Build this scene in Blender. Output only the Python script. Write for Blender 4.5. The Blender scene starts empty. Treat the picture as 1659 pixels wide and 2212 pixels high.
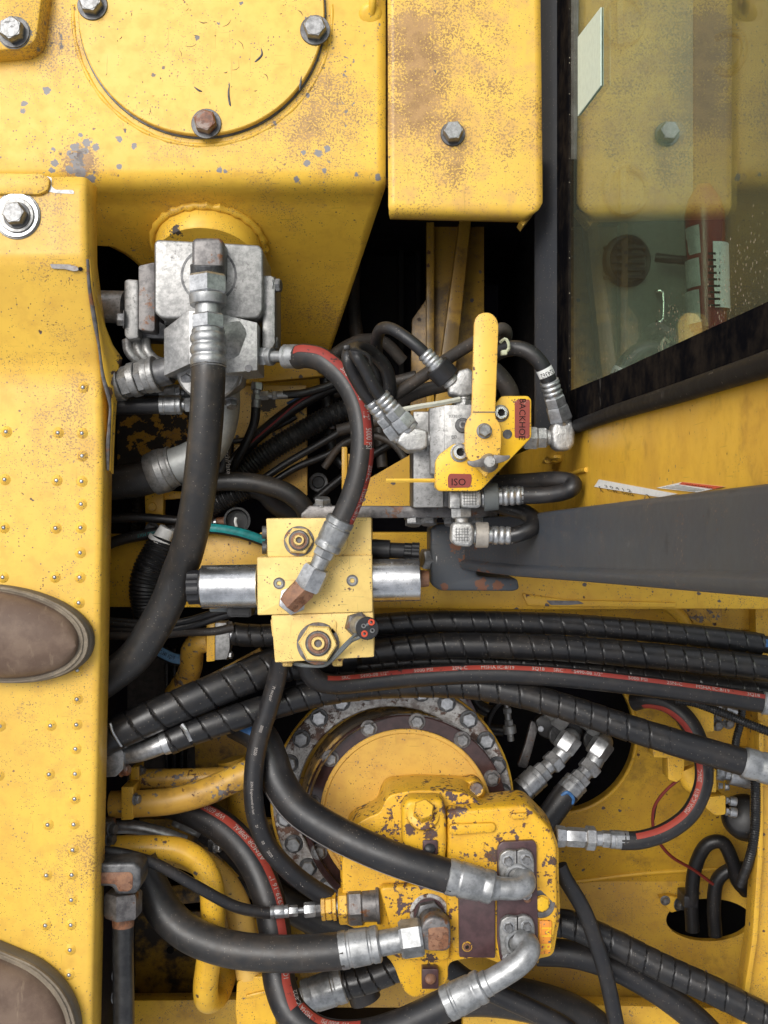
import bpy, bmesh, math, random
from mathutils import Vector as V, Matrix, Quaternion
random.seed(7)
R = math.radians
SC = bpy.context.scene
COL = SC.collection
# ---- scale: lengths below are in units of half a millimetre; W() turns (x, y, height) into metres
S = 0.0005
D = 2400.0
CX, CY = 829.5, 1106.0
def F(z): return (D - z) / D
ZO, KS = 0.0, 1.0          # height offset and size factor of the assembly being built
def W(p):
    z = p[2] + ZO; f = F(z)
    return V(((p[0] - CX) * f * S, (CY - p[1]) * f * S, z * S))
def raise_to(z):
    global ZO, KS
    ZO = z; KS = F(z)
# ---- camera
cam = bpy.data.objects.new('camera', bpy.data.cameras.new('camera'))
COL.objects.link(cam)
cam.location = (0, 0, D * S)
cam.data.sensor_fit = 'HORIZONTAL'
cam.data.angle = 2 * math.atan(CX / D)
cam.data.clip_start = 0.02
cam.data.clip_end = 200
SC.camera = cam
# ---- sky, sun, exposure
SUN_EL, SUN_AZ = R(61), R(-48)          # azimuth from +Y towards +X
wd = bpy.data.worlds.new('World'); SC.world = wd; wd.use_nodes = True
nt = wd.node_tree
bg = nt.nodes['Background']
sk = nt.nodes.new('ShaderNodeTexSky'); sk.sky_type = 'NISHITA'; sk.sun_disc = False
sk.sun_elevation = SUN_EL; sk.sun_rotation = SUN_AZ
sk.air_density = 1.0; sk.dust_density = 4.0; sk.ozone_density = 1.0
hs = nt.nodes.new('ShaderNodeHueSaturation'); hs.inputs['Saturation'].default_value = 0.25
nt.links.new(sk.outputs[0], hs.inputs['Color']); nt.links.new(hs.outputs[0], bg.inputs[0])
bg.inputs[1].default_value = 0.15
sl = bpy.data.lights.new('sun', 'SUN'); sl.energy = 1.1; sl.angle = R(28); sl.color = (1, .97, .92)
so = bpy.data.objects.new('sun', sl); COL.objects.link(so)
sd = V((math.sin(SUN_AZ) * math.cos(SUN_EL), math.cos(SUN_AZ) * math.cos(SUN_EL), math.sin(SUN_EL)))
so.rotation_euler = sd.to_track_quat('Z', 'Y').to_euler()
so.location = sd * 5
SC.view_settings.view_transform = 'Standard'; SC.view_settings.look = 'None'
SC.view_settings.gamma = 1; SC.view_settings.exposure = 0.49
SC.cycles.max_bounces = 8; SC.cycles.glossy_bounces = 4; SC.cycles.transparent_max_bounces = 12
SC.cycles.use_denoising = True
SC.cycles.sample_clamp_indirect = 6

# ---- object helpers
ORG = {}
def link(o, parent, loc):
    COL.objects.link(o)
    if parent is not None:
        o.parent = parent; o.location = loc - ORG[parent.name]
        q = QUAT.get(parent.name)
        if q is not None:
            o.location = q.inverted() @ V(o.location)
    else:
        o.location = loc
    ORG[o.name] = loc
    return o
QUAT = {}
def tag(o, label, cat, group=None, kind=None):
    if label: o['label'] = label
    if cat: o['category'] = cat
    if group: o['group'] = group
    if kind: o['kind'] = kind
    return o
def thing(name, label, cat, p, group=None):
    o = bpy.data.objects.new(name, None); o.empty_display_size = .02
    link(o, None, W(p)); return tag(o, label, cat, group)
def mesh_from(name, vs, fs, mat, bevel=0, smooth=38, segs=2):
    bm = bmesh.new()
    bv = [bm.verts.new(v) for v in vs]
    for f in fs:
        try: bm.faces.new([bv[i] for i in f])
        except ValueError: pass
    bmesh.ops.recalc_face_normals(bm, faces=bm.faces)
    if bevel:
        ed = [e for e in bm.edges if len(e.link_faces) == 2 and e.calc_face_angle(0) > 0.5]
        if ed:
            bmesh.ops.bevel(bm, geom=ed, offset=bevel * S, segments=segs, profile=.5, affect='EDGES', clamp_overlap=True)
    me = bpy.data.meshes.new(name); bm.to_mesh(me); bm.free()
    me.polygons.foreach_set('use_smooth', [True] * len(me.polygons))
    me.set_sharp_from_angle(angle=R(smooth))
    if mat: me.materials.append(mat)
    return me
class MB:
    def __init__(s): s.v = []; s.f = []
    def add(s, vs, fs):
        o = len(s.v); s.v += [V(v) for v in vs]; s.f += [[i + o for i in f] for f in fs]; return s
    def build(s, name, mat, parent=None, bevel=0, smooth=38, segs=2, label=None):
        n = len(s.v); lo = V((min(v[i] for v in s.v) for i in range(3))); hi = V((max(v[i] for v in s.v) for i in range(3)))
        c = (lo + hi) / 2
        me = mesh_from(name, [v - c for v in s.v], s.f, mat, bevel, smooth, segs)
        o = bpy.data.objects.new(name, me)
        link(o, parent, c)
        if parent is not None and parent.name in QUAT:
            o.rotation_mode = 'QUATERNION'; o.rotation_quaternion = QUAT[parent.name].inverted()
        if label: o['label'] = label
        return o
# ---- shapes
def circ(cx, cy, r, n=40, ry=None, a0=0):
    ry = r if ry is None else ry
    return [(cx + r * math.cos(a0 + 2 * math.pi * i / n), cy + ry * math.sin(a0 + 2 * math.pi * i / n)) for i in range(n)]
def rrect(x0, y0, x1, y1, r, n=5):
    o = []
    for (cx, cy, a) in ((x1 - r, y1 - r, 0), (x0 + r, y1 - r, 90), (x0 + r, y0 + r, 180), (x1 - r, y0 + r, 270)):
        for i in range(n + 1):
            t = R(a + 90 * i / n); o.append((cx + r * math.cos(t), cy + r * math.sin(t)))
    return o
def rnd(poly, r, n=4):
    """round the corners of a polygon"""
    o = []; m = len(poly)
    for i in range(m):
        a, b, c = V(poly[i - 1]), V(poly[i]), V(poly[(i + 1) % m])
        d1, d2 = (a - b), (c - b)
        q = min(r, d1.length * .45, d2.length * .45)
        p, s = b + d1.normalized() * q, b + d2.normalized() * q
        for k in range(n + 1):
            t = k / n
            v = p * (1 - t) ** 2 + b * 2 * t * (1 - t) + s * t * t
            o.append((v.x, v.y))
    return o
def prism(poly, z1, z0, taper=0, zf=None):
    """vertical walled block: outline as seen at its top, heights z1 (top) and z0; zf(x, y) tilts the top"""
    n = len(poly); vs = []; mb = MB()
    c = V((sum(p[0] for p in poly) / n, sum(p[1] for p in poly) / n))
    for p in poly:
        vs.append(W((p[0], p[1], z1 + (zf(*p) if zf else 0))))
    for p in poly:
        q = (V(p) - c) * (1 + taper) + c
        w = W((q[0], q[1], z1)); vs.append(V((w.x, w.y, (z0 + ZO + (zf(*p) if zf else 0)) * S)))
    fs = [list(range(n)), list(range(2 * n - 1, n - 1, -1))]
    for i in range(n):
        j = (i + 1) % n; fs.append([i, i + n, j + n, j])
    return mb.add(vs, fs)
def frame_of(ax):
    ax = V(ax).normalized()
    up = V((0, 0, 1)) if abs(ax.z) < .9 else V((0, 1, 0))
    x = up.cross(ax).normalized(); y = ax.cross(x).normalized()
    return x, y, ax
def lathe_w(a, b, prof, n=28, rot=0, cap=(True, True), lob=None):
    """surface of revolution between world points a and b; prof = (t along a-b, radius in metres)"""
    ax = b - a; x, y, z = frame_of(ax); vs = []; fs = []
    for (t, r) in prof:
        for i in range(n):
            q = rot + 2 * math.pi * i / n
            k = r * (lob(i) if lob else 1)
            vs.append(a + ax * t + x * (math.cos(q) * k) + y * (math.sin(q) * k))
    m = len(prof)
    for j in range(m - 1):
        for i in range(n):
            k = (i + 1) % n
            fs.append([j * n + i, j * n + k, (j + 1) * n + k, (j + 1) * n + i])
    if cap[0]: fs.append(list(range(n - 1, -1, -1)))
    if cap[1]: fs.append([(m - 1) * n + i for i in range(n)])
    return vs, fs
def lathe(A, B, prof, n=28, rot=0, lob=None, cap=(True, True)):
    """A, B given as (x, y, height); radii in units"""
    a, b = W(A), W(B); prof = [(t, r * KS) for t, r in prof]
    return MB().add(*lathe_w(a, b, [(t, r * S) for t, r in prof], n, rot, cap, lob))
def disc(p, axis, r, h, n=32, rnd_=1.5, rot=0):
    """short cylinder standing on p along the axis"""
    r *= KS; a = W(p); b = a + V(axis).normalized() * h * S
    k = min(rnd_ / h, .45)
    return MB().add(*lathe_w(a, b, [(0, r * S), (1 - k, r * S), (1, (r - rnd_) * S)], n, rot))
def annulus(p, axis, ro, ri, h, n=48, rnd_=1.5):
    ro *= KS; ri *= KS; a = W(p); b = a + V(axis).normalized() * h * S
    k = min(rnd_ / h, .45)
    vs, fs = lathe_w(a, b, [(0, ri * S), (0, ro * S), (1 - k, ro * S), (1, (ro - rnd_) * S), (1, (ri + rnd_) * S), (1 - k, ri * S), (0, ri * S)], n, 0, (False, False))
    return MB().add(vs, fs)
def sheet(rows, nx, t, back=True):
    """bent sheet: rows of (y, z, x0, x1) as seen; thickness t along world -Z or along the row normal"""
    mb = MB(); vs = []; m = len(rows)
    for (y, z, x0, x1) in rows:
        for i in range(nx + 1):
            vs.append(W((x0 + (x1 - x0) * i / nx, y, z)))
    fs = []
    k = nx + 1
    for j in range(m - 1):
        for i in range(nx):
            fs.append([j * k + i, j * k + i + 1, (j + 1) * k + i + 1, (j + 1) * k + i])
    return mb.add(vs, fs)
def solid(o, t, off=-1):
    md = o.modifiers.new('thickness', 'SOLIDIFY'); md.thickness = t * S; md.offset = off
    return o
# ---- bolts, screws: one mesh for each size, shared
MC = {}
def put(name, key, maker, mat, p, axis, parent, spin=0, world=None):
    k = (key, mat.name)
    if k not in MC:
        vs, fs = maker(); MC[k] = mesh_from(name, vs, fs, mat, 0, 32)
    o = bpy.data.objects.new(name, MC[k])
    q = V(axis).to_track_quat('Z', 'Y') @ Quaternion((0, 0, 1), spin)
    link(o, parent, W(p) if world is None else world)
    o.rotation_mode = 'QUATERNION'
    pq = QUAT.get(parent.name) if parent is not None else None
    o.rotation_quaternion = (pq.inverted() @ q) if pq is not None else q
    QUAT[o.name] = q
    return o
def cat_geo(*gs):
    v = []; f = []
    for g in gs:
        o = len(v); v += g[0]; f += [[i + o for i in q] for q in g[1]]
    return v, f
Z0, ZX = V((0, 0, 0)), V((0, 0, 1))
def geo_hex(r, h, base=0, dome=.9):
    s = S
    a, b = ZX * base * s, ZX * (base + h) * s
    g1 = lathe_w(a, b, [(0, r * s), (.84, r * s), (1, r * dome * s)], 6)
    g2 = lathe_w(a + ZX * h * s * .999, a + ZX * h * s * 1.04, [(0, r * .80 * s), (1, r * .76 * s)], 20)
    return cat_geo(g1, g2)
def bolt(parent, p, r, axis=(0, 0, 1), mat=None, h=None, wash=1.35, wmat=None, spin=None, name='bolt', world=None):
    r *= KS; h = h or r * .75
    wh = max(2, r * .16)
    spin = random.random() * 6 if spin is None else spin
    o = put(name, (name, round(r, 1), round(h, 1)), lambda: geo_hex(r, h, wh), mat, p, axis, parent, spin, world)
    if wash:
        w = put('washer', ('w', round(r * wash, 1)), lambda: lathe_w(Z0, ZX * wh * S, [(0, r * wash * S), (.6, r * wash * S), (1, (r * wash - 1) * S)], 28), wmat or mat, p, axis, o, 0, world)
    return o
def geo_socket(r, h):
    s = S
    return cat_geo(lathe_w(Z0, ZX * h * s, [(0, r * s), (.8, r * s), (1, r * .9 * s), (1, r * .55 * s)], 24, 0, (True, False)),
                   lathe_w(ZX * h * s * .35, ZX * h * s, [(0, r * .5 * s), (1, r * .55 * s)], 6, 0, (True, False)))
def socket(parent, p, r, axis=(0, 0, 1), mat=None, h=None, name='socket_screw'):
    r *= KS; h = h or r * .8
    o = put(name, (name, round(r, 1), round(h, 1)), lambda: geo_socket(r, h), mat, p, axis, parent, random.random() * 3)
    recess(o, p, axis, r, h)
    return o
def recess(o, p, axis, r, h):
    put('hex_recess_shade', ('hr', round(r, 1), round(h, 1)), lambda: lathe_w(ZX * h * .4 * S, ZX * (h * .4 + .6) * S, [(0, r * .5 * S), (1, r * .5 * S)], 6), M['deep'], p, axis, o)  # dark disc standing in for the shade inside the hex socket
# ---- paths, hoses
class Path:
    def __init__(s, pts, r, step=4.5, world=None):
        if len(pts[0]) == 3: pts = [tuple(p) + (r,) for p in pts]
        P = [V((*p,)) for p in pts]
        if len(P) == 2: P = [P[0], P[0].lerp(P[1], .5), P[1]]
        P = [P[0] * 2 - P[1]] + P + [P[-1] * 2 - P[-2]]
        sm = []
        for i in range(1, len(P) - 2):
            p0, p1, p2, p3 = P[i - 1:i + 3]
            n = max(2, int((W(p2[:3]) - W(p1[:3])).length / S / step))
            for k in range(n):
                t = k / n
                sm.append(.5 * ((2 * p1) + (p2 - p0) * t + (2 * p0 - 5 * p1 + 4 * p2 - p3) * t * t + (3 * p1 - p0 - 3 * p2 + p3) * t ** 3))
        sm.append(P[-2])
        s.p = [W(q[:3]) for q in sm]; s.r = [q[3] * F(q[2] + ZO) * S for q in sm]
        s.finish()
    def finish(s):
        n = len(s.p); s.t = []; s.n = []; s.b = []; s.s = [0.]
        prev = V((0, 0, 1))
        for i in range(n):
            t = (s.p[min(i + 1, n - 1)] - s.p[max(i - 1, 0)]).normalized()
            z = V((0, 0, 1)); w = z - t * z.dot(t)
            if w.length < .35:
                w = prev - t * prev.dot(t)
            w.normalize(); prev = w
            s.t.append(t); s.n.append(w); s.b.append(t.cross(w))
            if i: s.s.append(s.s[-1] + (s.p[i] - s.p[i - 1]).length)
        s.L = s.s[-1]
    def at(s, x):
        x = min(max(x, 0), s.L * .99999)
        lo, hi = 0, len(s.s) - 1
        while hi - lo > 1:
            m = (lo + hi) // 2
            if s.s[m] <= x: lo = m
            else: hi = m
        k = (x - s.s[lo]) / max(1e-9, s.s[hi] - s.s[lo])
        return (s.p[lo].lerp(s.p[hi], k), s.t[lo].lerp(s.t[hi], k), s.n[lo].lerp(s.n[hi], k), s.b[lo].lerp(s.b[hi], k), s.r[lo] * (1 - k) + s.r[hi] * k)
    def tube(s, n=20, rf=None, cap=True, i0=0, i1=None):
        i1 = len(s.p) if i1 is None else i1
        vs = []; fs = []
        for i in range(i0, i1):
            for k in range(n):
                a = 2 * math.pi * k / n
                r = s.r[i] * (rf(s.s[i], a) if rf else 1)
                vs.append(s.p[i] + s.n[i] * (math.cos(a) * r) + s.b[i] * (math.sin(a) * r))
        m = i1 - i0
        for j in range(m - 1):
            for k in range(n):
                q = (k + 1) % n
                fs.append([j * n + k, j * n + q, (j + 1) * n + q, (j + 1) * n + k])
        if cap: fs += [list(range(n - 1, -1, -1)), [(m - 1) * n + k for k in range(n)]]
        return MB().add(vs, fs)
    def stripe(s, a0, a1, s0=0, s1=1, lift=.7, n=5, th=None):
        vs = []; fs = []; c = 0
        for i in range(len(s.p)):
            if s.s[i] < s0 * s.L or s.s[i] > s1 * s.L: continue
            r = s.r[i] + lift * S
            for k in range(n):
                a = R(a0 + (a1 - a0) * k / (n - 1))
                vs.append(s.p[i] + s.n[i] * (math.cos(a) * r) + s.b[i] * (math.sin(a) * r))
            c += 1
        for j in range(c - 1):
            for k in range(n - 1):
                fs.append([j * n + k, j * n + k + 1, (j + 1) * n + k + 1, (j + 1) * n + k])
        return MB().add(vs, fs)
    def text(s, body, s0, size, ang=0, rev=False, lift=1.3, sx=1.0, mb=None):
        vs, fs, wid = text_geo(body)
        mb = mb or MB(); out = []
        for (x, y) in vs:
            u = s0 * s.L + (-(x) if rev else x) * size * sx * S
            p, t, nn, b, r = s.at(u)
            yy = (y - .35) * size * S * (-1 if rev else 1)
            r2 = r + lift * S
            a = R(ang) - yy / r
            out.append(p + nn * (math.cos(a) * r2) + b * (math.sin(a) * r2))
        mb.add(out, fs)
        return mb
TG = {}
def text_geo(body):
    if body in TG: return TG[body]
    cu = bpy.data.curves.new('lettering', 'FONT'); cu.body = body; cu.size = 1; cu.resolution_u = 2
    ob = bpy.data.objects.new('lettering', cu); COL.objects.link(ob)
    dg = bpy.context.evaluated_depsgraph_get()
    me = ob.evaluated_get(dg).to_mesh()
    vs = [(v.co.x, v.co.y) for v in me.vertices]; fs = [list(p.vertices) for p in me.polygons]
    ob.evaluated_get(dg).to_mesh_clear()
    bpy.data.objects.remove(ob); bpy.data.curves.remove(cu)
    TG[body] = (vs, fs, max(v[0] for v in vs)); return TG[body]
def flat_text(parent, name, body, p, size, rot, mat, ux=None, uy=None, center=True, sx=1.0):
    """print lying flat at p; rot degrees anticlockwise as seen from above, or explicit world axes ux, uy"""
    vs, fs, wid = text_geo(body)
    o = W(p); c, s_ = math.cos(R(rot)), math.sin(R(rot))
    ux = ux or V((c, s_, 0)); uy = uy or V((-s_, c, 0))
    k = size * S * KS
    return MB().add([o + ux * ((x - (wid / 2 if center else 0)) * k * sx) + uy * ((y - .35) * k) for x, y in vs], fs).build(name, mat, parent)
def fitting(parent, A, B, segs, mat):
    """row of turned and hexagonal pieces from A to B; segs = (name, share of length, r0, r1, kind[, material])"""
    a, b = W(A), W(B); tot = sum(q[1] for q in segs); t = 0; out = []
    for q in segs:
        nm, w, r0, r1, kd = q[:5]; m = q[5] if len(q) > 5 else mat
        p0 = a.lerp(b, t / tot); p1 = a.lerp(b, (t + w) / tot)
        zz = (p0.z + p1.z) / 2 / S; f = F(zz) * S
        L = (p1 - p0).length
        ov = min(.0006, L * .04); p1 = p1 + (p1 - p0).normalized() * ov
        r0 *= f; r1 *= f; lob = None; n = 28; rot = 0
        if kd == 'h':
            n = 6; rot = R(30 if q[-1] != 'flat' else 0) + .12; prof = [(0, r0 * .9), (.12, r0), (.88, r1), (1, r1 * .9)]
        elif kd == 'f':      # crimped sleeve with flats
            n = 32; lob = lambda i: 1 if i % 4 < 3 else .955
            prof = [(0, r0 * .9), (.03, r0), (.20, r0), (.23, r0 * .955), (.27, r0 * .955), (.3, r0), (.72, r1), (.75, r1 * .955), (.79, r1 * .955), (.82, r1), (.96, r1), (1, r1 * .9)]
        elif kd == 'b':      # beaded sleeve
            prof = [(0, r0 * .95), (.02, r0)]
            for k in range(3):
                c = .17 + .3 * k
                for j in range(-4, 5):
                    prof.append((c + j * .032, (r0 + (r1 - r0) * c) * (.9 + .1 * math.cos(j / 4 * math.pi / 2) ** .7)))
            prof += [(.97, r1 * .92), (1, r1 * .9)]
            n = 32; lob = lambda i: 1 if i % 8 else .97
        elif kd == 'k':      # knurled cap
            n = 40; lob = lambda i: 1 if i % 4 < 2 else .9
            prof = [(0, r0 * .9), (.06, r0), (.94, r1), (1, r1 * .9)]
        else:
            e = min(.3, .0007 / max(L, 1e-5))
            prof = [(0, r0 - .0005), (e, r0), (1 - e, r1), (1, r1 - .0005)]
        out.append(MB().add(*lathe_w(p0, p1, prof, n, rot, (True, True), lob)).build(nm, m, parent, smooth=30))
        t += w
    return out
def pick(parent, p, segs=()): pass
# ---- materials
class NT:
    def __init__(s, name):
        s.m = bpy.data.materials.new(name); s.m.use_nodes = True
        s.t = s.m.node_tree; s.bsdf = s.t.nodes['Principled BSDF']
        s.pos = s.n('ShaderNodeNewGeometry').outputs['Position']
    def n(s, ty, **kw):
        o = s.t.nodes.new(ty)
        for k, v in kw.items(): setattr(o, k, v)
        return o
    def l(s, a, b): s.t.links.new(a, b)
    def setv(s, sock, v):
        if hasattr(v, 'is_output') or isinstance(v, bpy.types.NodeSocket): s.l(v, sock)
        else: sock.default_value = v
    def math(s, op, a, b=0.0, c=None, clamp=False):
        o = s.n('ShaderNodeMath', operation=op, use_clamp=clamp)
        s.setv(o.inputs[0], a); s.setv(o.inputs[1], b)
        if c is not None: s.setv(o.inputs[2], c)
        return o.outputs[0]
    def noise(s, scale, detail=4, rough=.6, vec=None, dist=0, off=0):
        o = s.n('ShaderNodeTexNoise'); o.inputs['Scale'].default_value = scale; o.inputs['Detail'].default_value = detail
        o.inputs['Roughness'].default_value = rough; o.inputs['Distortion'].default_value = dist
        v = vec or s.pos
        if off:
            a = s.n('ShaderNodeVectorMath', operation='ADD'); s.l(v, a.inputs[0]); a.inputs[1].default_value = (off, off * 1.7, off * .6); v = a.outputs[0]
        s.l(v, o.inputs['Vector']); return o.outputs[0]
    def vor(s, scale, feat='F1', vec=None):
        o = s.n('ShaderNodeTexVoronoi', feature=feat); o.inputs['Scale'].default_value = scale
        s.l(vec or s.pos, o.inputs['Vector']); return o
    def scaled(s, k, rot=0):
        o = s.n('ShaderNodeMapping'); o.inputs['Scale'].default_value = k; o.inputs['Rotation'].default_value = (0, 0, rot)
        s.l(s.pos, o.inputs['Vector']); return o.outputs[0]
    def step(s, v, a, b):
        o = s.n('ShaderNodeMapRange', interpolation_type='SMOOTHSTEP')
        s.setv(o.inputs[0], v); s.setv(o.inputs[1], a); s.setv(o.inputs[2], b); return o.outputs[0]
    def mix(s, f, a, b):
        o = s.n('ShaderNodeMix', data_type='RGBA')
        s.setv(o.inputs[0], f)
        for k, v in ((6, a), (7, b)):
            if isinstance(v, (tuple, list)): o.inputs[k].default_value = (*v[:3], 1)
            else: s.l(v, o.inputs[k])
        return o.outputs[2]
    def near(s, p, r, soft=.5):
        o = s.n('ShaderNodeVectorMath', operation='DISTANCE'); s.l(s.pos, o.inputs[0]); o.inputs[1].default_value = W(p)
        return s.step(o.outputs['Value'], r * S * (1 + soft), r * S * (1 - soft))
    def out(s, col, rough, metal=0., bump=None, bstr=.2, bdist=.0005, spec=.5, coat=0):
        b = s.bsdf
        for sock, v in (('Base Color', col), ('Roughness', rough), ('Metallic', metal)):
            if isinstance(v, tuple): b.inputs[sock].default_value = (*v[:3], 1)
            else: s.setv(b.inputs[sock], v)
        b.inputs['Specular IOR Level'].default_value = spec
        if coat: b.inputs['Coat Weight'].default_value = coat; b.inputs['Coat Roughness'].default_value = .15
        if bump is not None:
            o = s.n('ShaderNodeBump'); o.inputs['Strength'].default_value = bstr; o.inputs['Distance'].default_value = bdist
            s.l(bump, o.inputs['Height']); s.l(o.outputs[0], b.inputs['Normal'])
        return s.m
def sc3(c, k): return tuple(x * k for x in c)
YEL = (.75, .462, .050)
CREAM = (.73, .53, .17)
def paint(name, base, chip=0., speck=0., stain=.3, edge=0., rough=.38, chipcol=(.10, .085, .085), rust=(.10, .045, .02), spots=(), worn=(), dirt=0., cast=0., chipscale=130, stcol=None, spc=None, cb=.6, spec=.36, pepper=0., bigspk=1.):
    """enamel over steel: worn = (point, radius, boost of wear); spots = (point, radius, colour) bare or stained places"""
    t = NT(name)
    big = t.noise(13, 3, .5); mid = t.noise(55, 5, .65, off=3); fine = t.noise(420, 3, .6)
    boost = None
    for (p, r, k) in worn:
        q = t.math('MULTIPLY', t.near(p, r, .8), k)
        boost = q if boost is None else t.math('ADD', boost, q)
    col = t.mix(t.step(mid, .42, .72), base, stcol or (base[0] * .88, base[1] * .83, base[2] * .8 + .004))
    col = t.mix(t.math('MULTIPLY', t.step(big, .4, .65), stain), col, (base[0] * .70, base[1] * .62, base[2] * .75 + .008))
    # pale scuffs and fine scratches
    sc = t.noise(1, 2, .5, vec=t.scaled((26, 620, 26), .5)); sc2 = t.noise(1, 2, .5, vec=t.scaled((480, 22, 40), .25))
    col = t.mix(t.math('MULTIPLY', t.step(sc, .70, .74), .5), col, sc3(base, .45))
    col = t.mix(t.math('MULTIPLY', t.step(sc2, .71, .75), .5), col, sc3(base, .5))
    msk = None
    if speck or boost is not None:
        for scale, rad, dens in ((340, .30, .0), (700, .34, .03), (150, .2, -.05)):
            v = t.vor(scale)
            cell = t.n('ShaderNodeSeparateColor'); t.l(v.outputs['Color'], cell.inputs[0])
            fld = t.math('ADD', t.math('MULTIPLY', t.noise(22, 4, .65, off=scale * .01), .9), t.math('MULTIPLY', cell.outputs[0], .45))
            if boost is not None: fld = t.math('ADD', fld, boost)
            k = t.math('MULTIPLY', t.step(fld, .93 - speck * .35 - dens, .96 - speck * .35 - dens), t.step(t.math('ADD', v.outputs['Distance'], t.math('MULTIPLY', t.math('SUBTRACT', fine, .5), .25)), rad + .04, rad - .04))
            msk = k if msk is None else t.math('MAXIMUM', msk, k)
        col = t.mix(t.math('MULTIPLY', msk, .85), col, t.mix(t.step(mid, .4, .6), *(spc or ((.10, .05, .03), (.16, .12, .10)))))
    if pepper:
        cl = t.math('ADD', t.noise(11, 6, .68, off=13), t.math('MULTIPLY', boost, .9)) if boost is not None else t.noise(11, 6, .68, off=13)
        pn = t.math('ADD', t.noise(430, 3, .7, off=15), t.math('MULTIPLY', t.math('SUBTRACT', cl, .5), .85))
        pk = t.step(pn, .66 - pepper * .1, .70 - pepper * .1)
        col = t.mix(t.math('MULTIPLY', t.step(cl, .46, .75), .28), col, (.44, .26, .08))
        col = t.mix(t.math('MULTIPLY', pk, .8), col, t.mix(t.step(mid, .4, .6), (.20, .10, .045), (.34, .19, .08)))
    ch = t.math('ADD', t.noise(chipscale, 6, .62, off=9), t.math('MULTIPLY', t.math('SUBTRACT', t.noise(20, 3, .6, off=5), .5), .55))
    if boost is not None: ch = t.math('ADD', ch, t.math('MULTIPLY', boost, cb))
    thr = .745 - .28 * chip
    cm = t.step(ch, thr, thr + .012)
    if edge:
        be = t.n('ShaderNodeBevel', samples=3); be.inputs['Radius'].default_value = 5 * S
        ge = t.n('ShaderNodeNewGeometry')
        dt = t.n('ShaderNodeVectorMath', operation='DOT_PRODUCT'); t.l(be.outputs[0], dt.inputs[0]); t.l(ge.outputs['Normal'], dt.inputs[1])
        e = t.math('ADD', t.math('SUBTRACT', 1.0, dt.outputs['Value']), t.math('MULTIPLY', t.math('SUBTRACT', t.noise(90, 5, .7, off=2), .5), .7))
        cm = t.math('MAXIMUM', cm, t.step(e, .34 - .25 * edge, .38 - .25 * edge))
    vb = t.vor(85); cb_ = t.n('ShaderNodeSeparateColor'); t.l(vb.outputs['Color'], cb_.inputs[0])
    fb = t.math('ADD', cb_.outputs[0], t.math('MULTIPLY', t.math('SUBTRACT', t.noise(17, 3, .6, off=11), .5), 1.1))
    if boost is not None: fb = t.math('ADD', fb, t.math('MULTIPLY', boost, cb * 1.3))
    db_ = t.math('ADD', vb.outputs['Distance'], t.math('MULTIPLY', t.math('SUBTRACT', t.noise(260, 4, .7, off=1), .5), .5))
    kb = t.math('MULTIPLY', t.step(fb, 1.04 + (1 - bigspk) * .3 - speck * .7, 1.06 + (1 - bigspk) * .3 - speck * .7), t.step(db_, .235, .215))
    cm = t.math('MAXIMUM', cm, kb)
    for (p, r, c) in spots:
        o = t.n('ShaderNodeVectorMath', operation='DISTANCE'); t.l(t.pos, o.inputs[0]); o.inputs[1].default_value = W(p)
        dd = t.math('ADD', o.outputs['Value'], t.math('MULTIPLY', t.math('SUBTRACT', t.noise(150, 5, .7), .5), r * S * 3.2))
        k = t.step(dd, r * S * 1.0, r * S * .94)
        col = t.mix(k, col, c)
    chc = t.mix(t.step(t.noise(75, 4, .6, off=7), .45, .6), chipcol, rust)
    rim = t.math('SUBTRACT', t.step(ch, thr - .02, thr), cm, clamp=True)
    col = t.mix(t.math('MULTIPLY', rim, .5), col, sc3(base, .45))
    col = t.mix(cm, col, chc)
    if dirt:
        dm = t.math('MULTIPLY', t.step(t.math('ADD', t.noise(9, 5, .7, off=4), t.math('MULTIPLY', t.math('SUBTRACT', mid, .5), .5)), .62 - dirt * .3, .80 - dirt * .25), min(1, dirt * 1.3))
        col = t.mix(dm, col, (.035, .026, .018))
    rg = t.math('ADD', t.math('MULTIPLY', mid, .25), rough - .1)
    rg = t.math('ADD', rg, t.math('MULTIPLY', cm, .25))
    hgt = t.math('SUBTRACT', t.math('MULTIPLY', t.noise(160 if cast else 260, 4, .6), 1.0 if cast else .35), t.math('MULTIPLY', cm, .8))
    return t.out(col, rg, 0, hgt, .25 + cast, .0006, spec)
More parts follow.
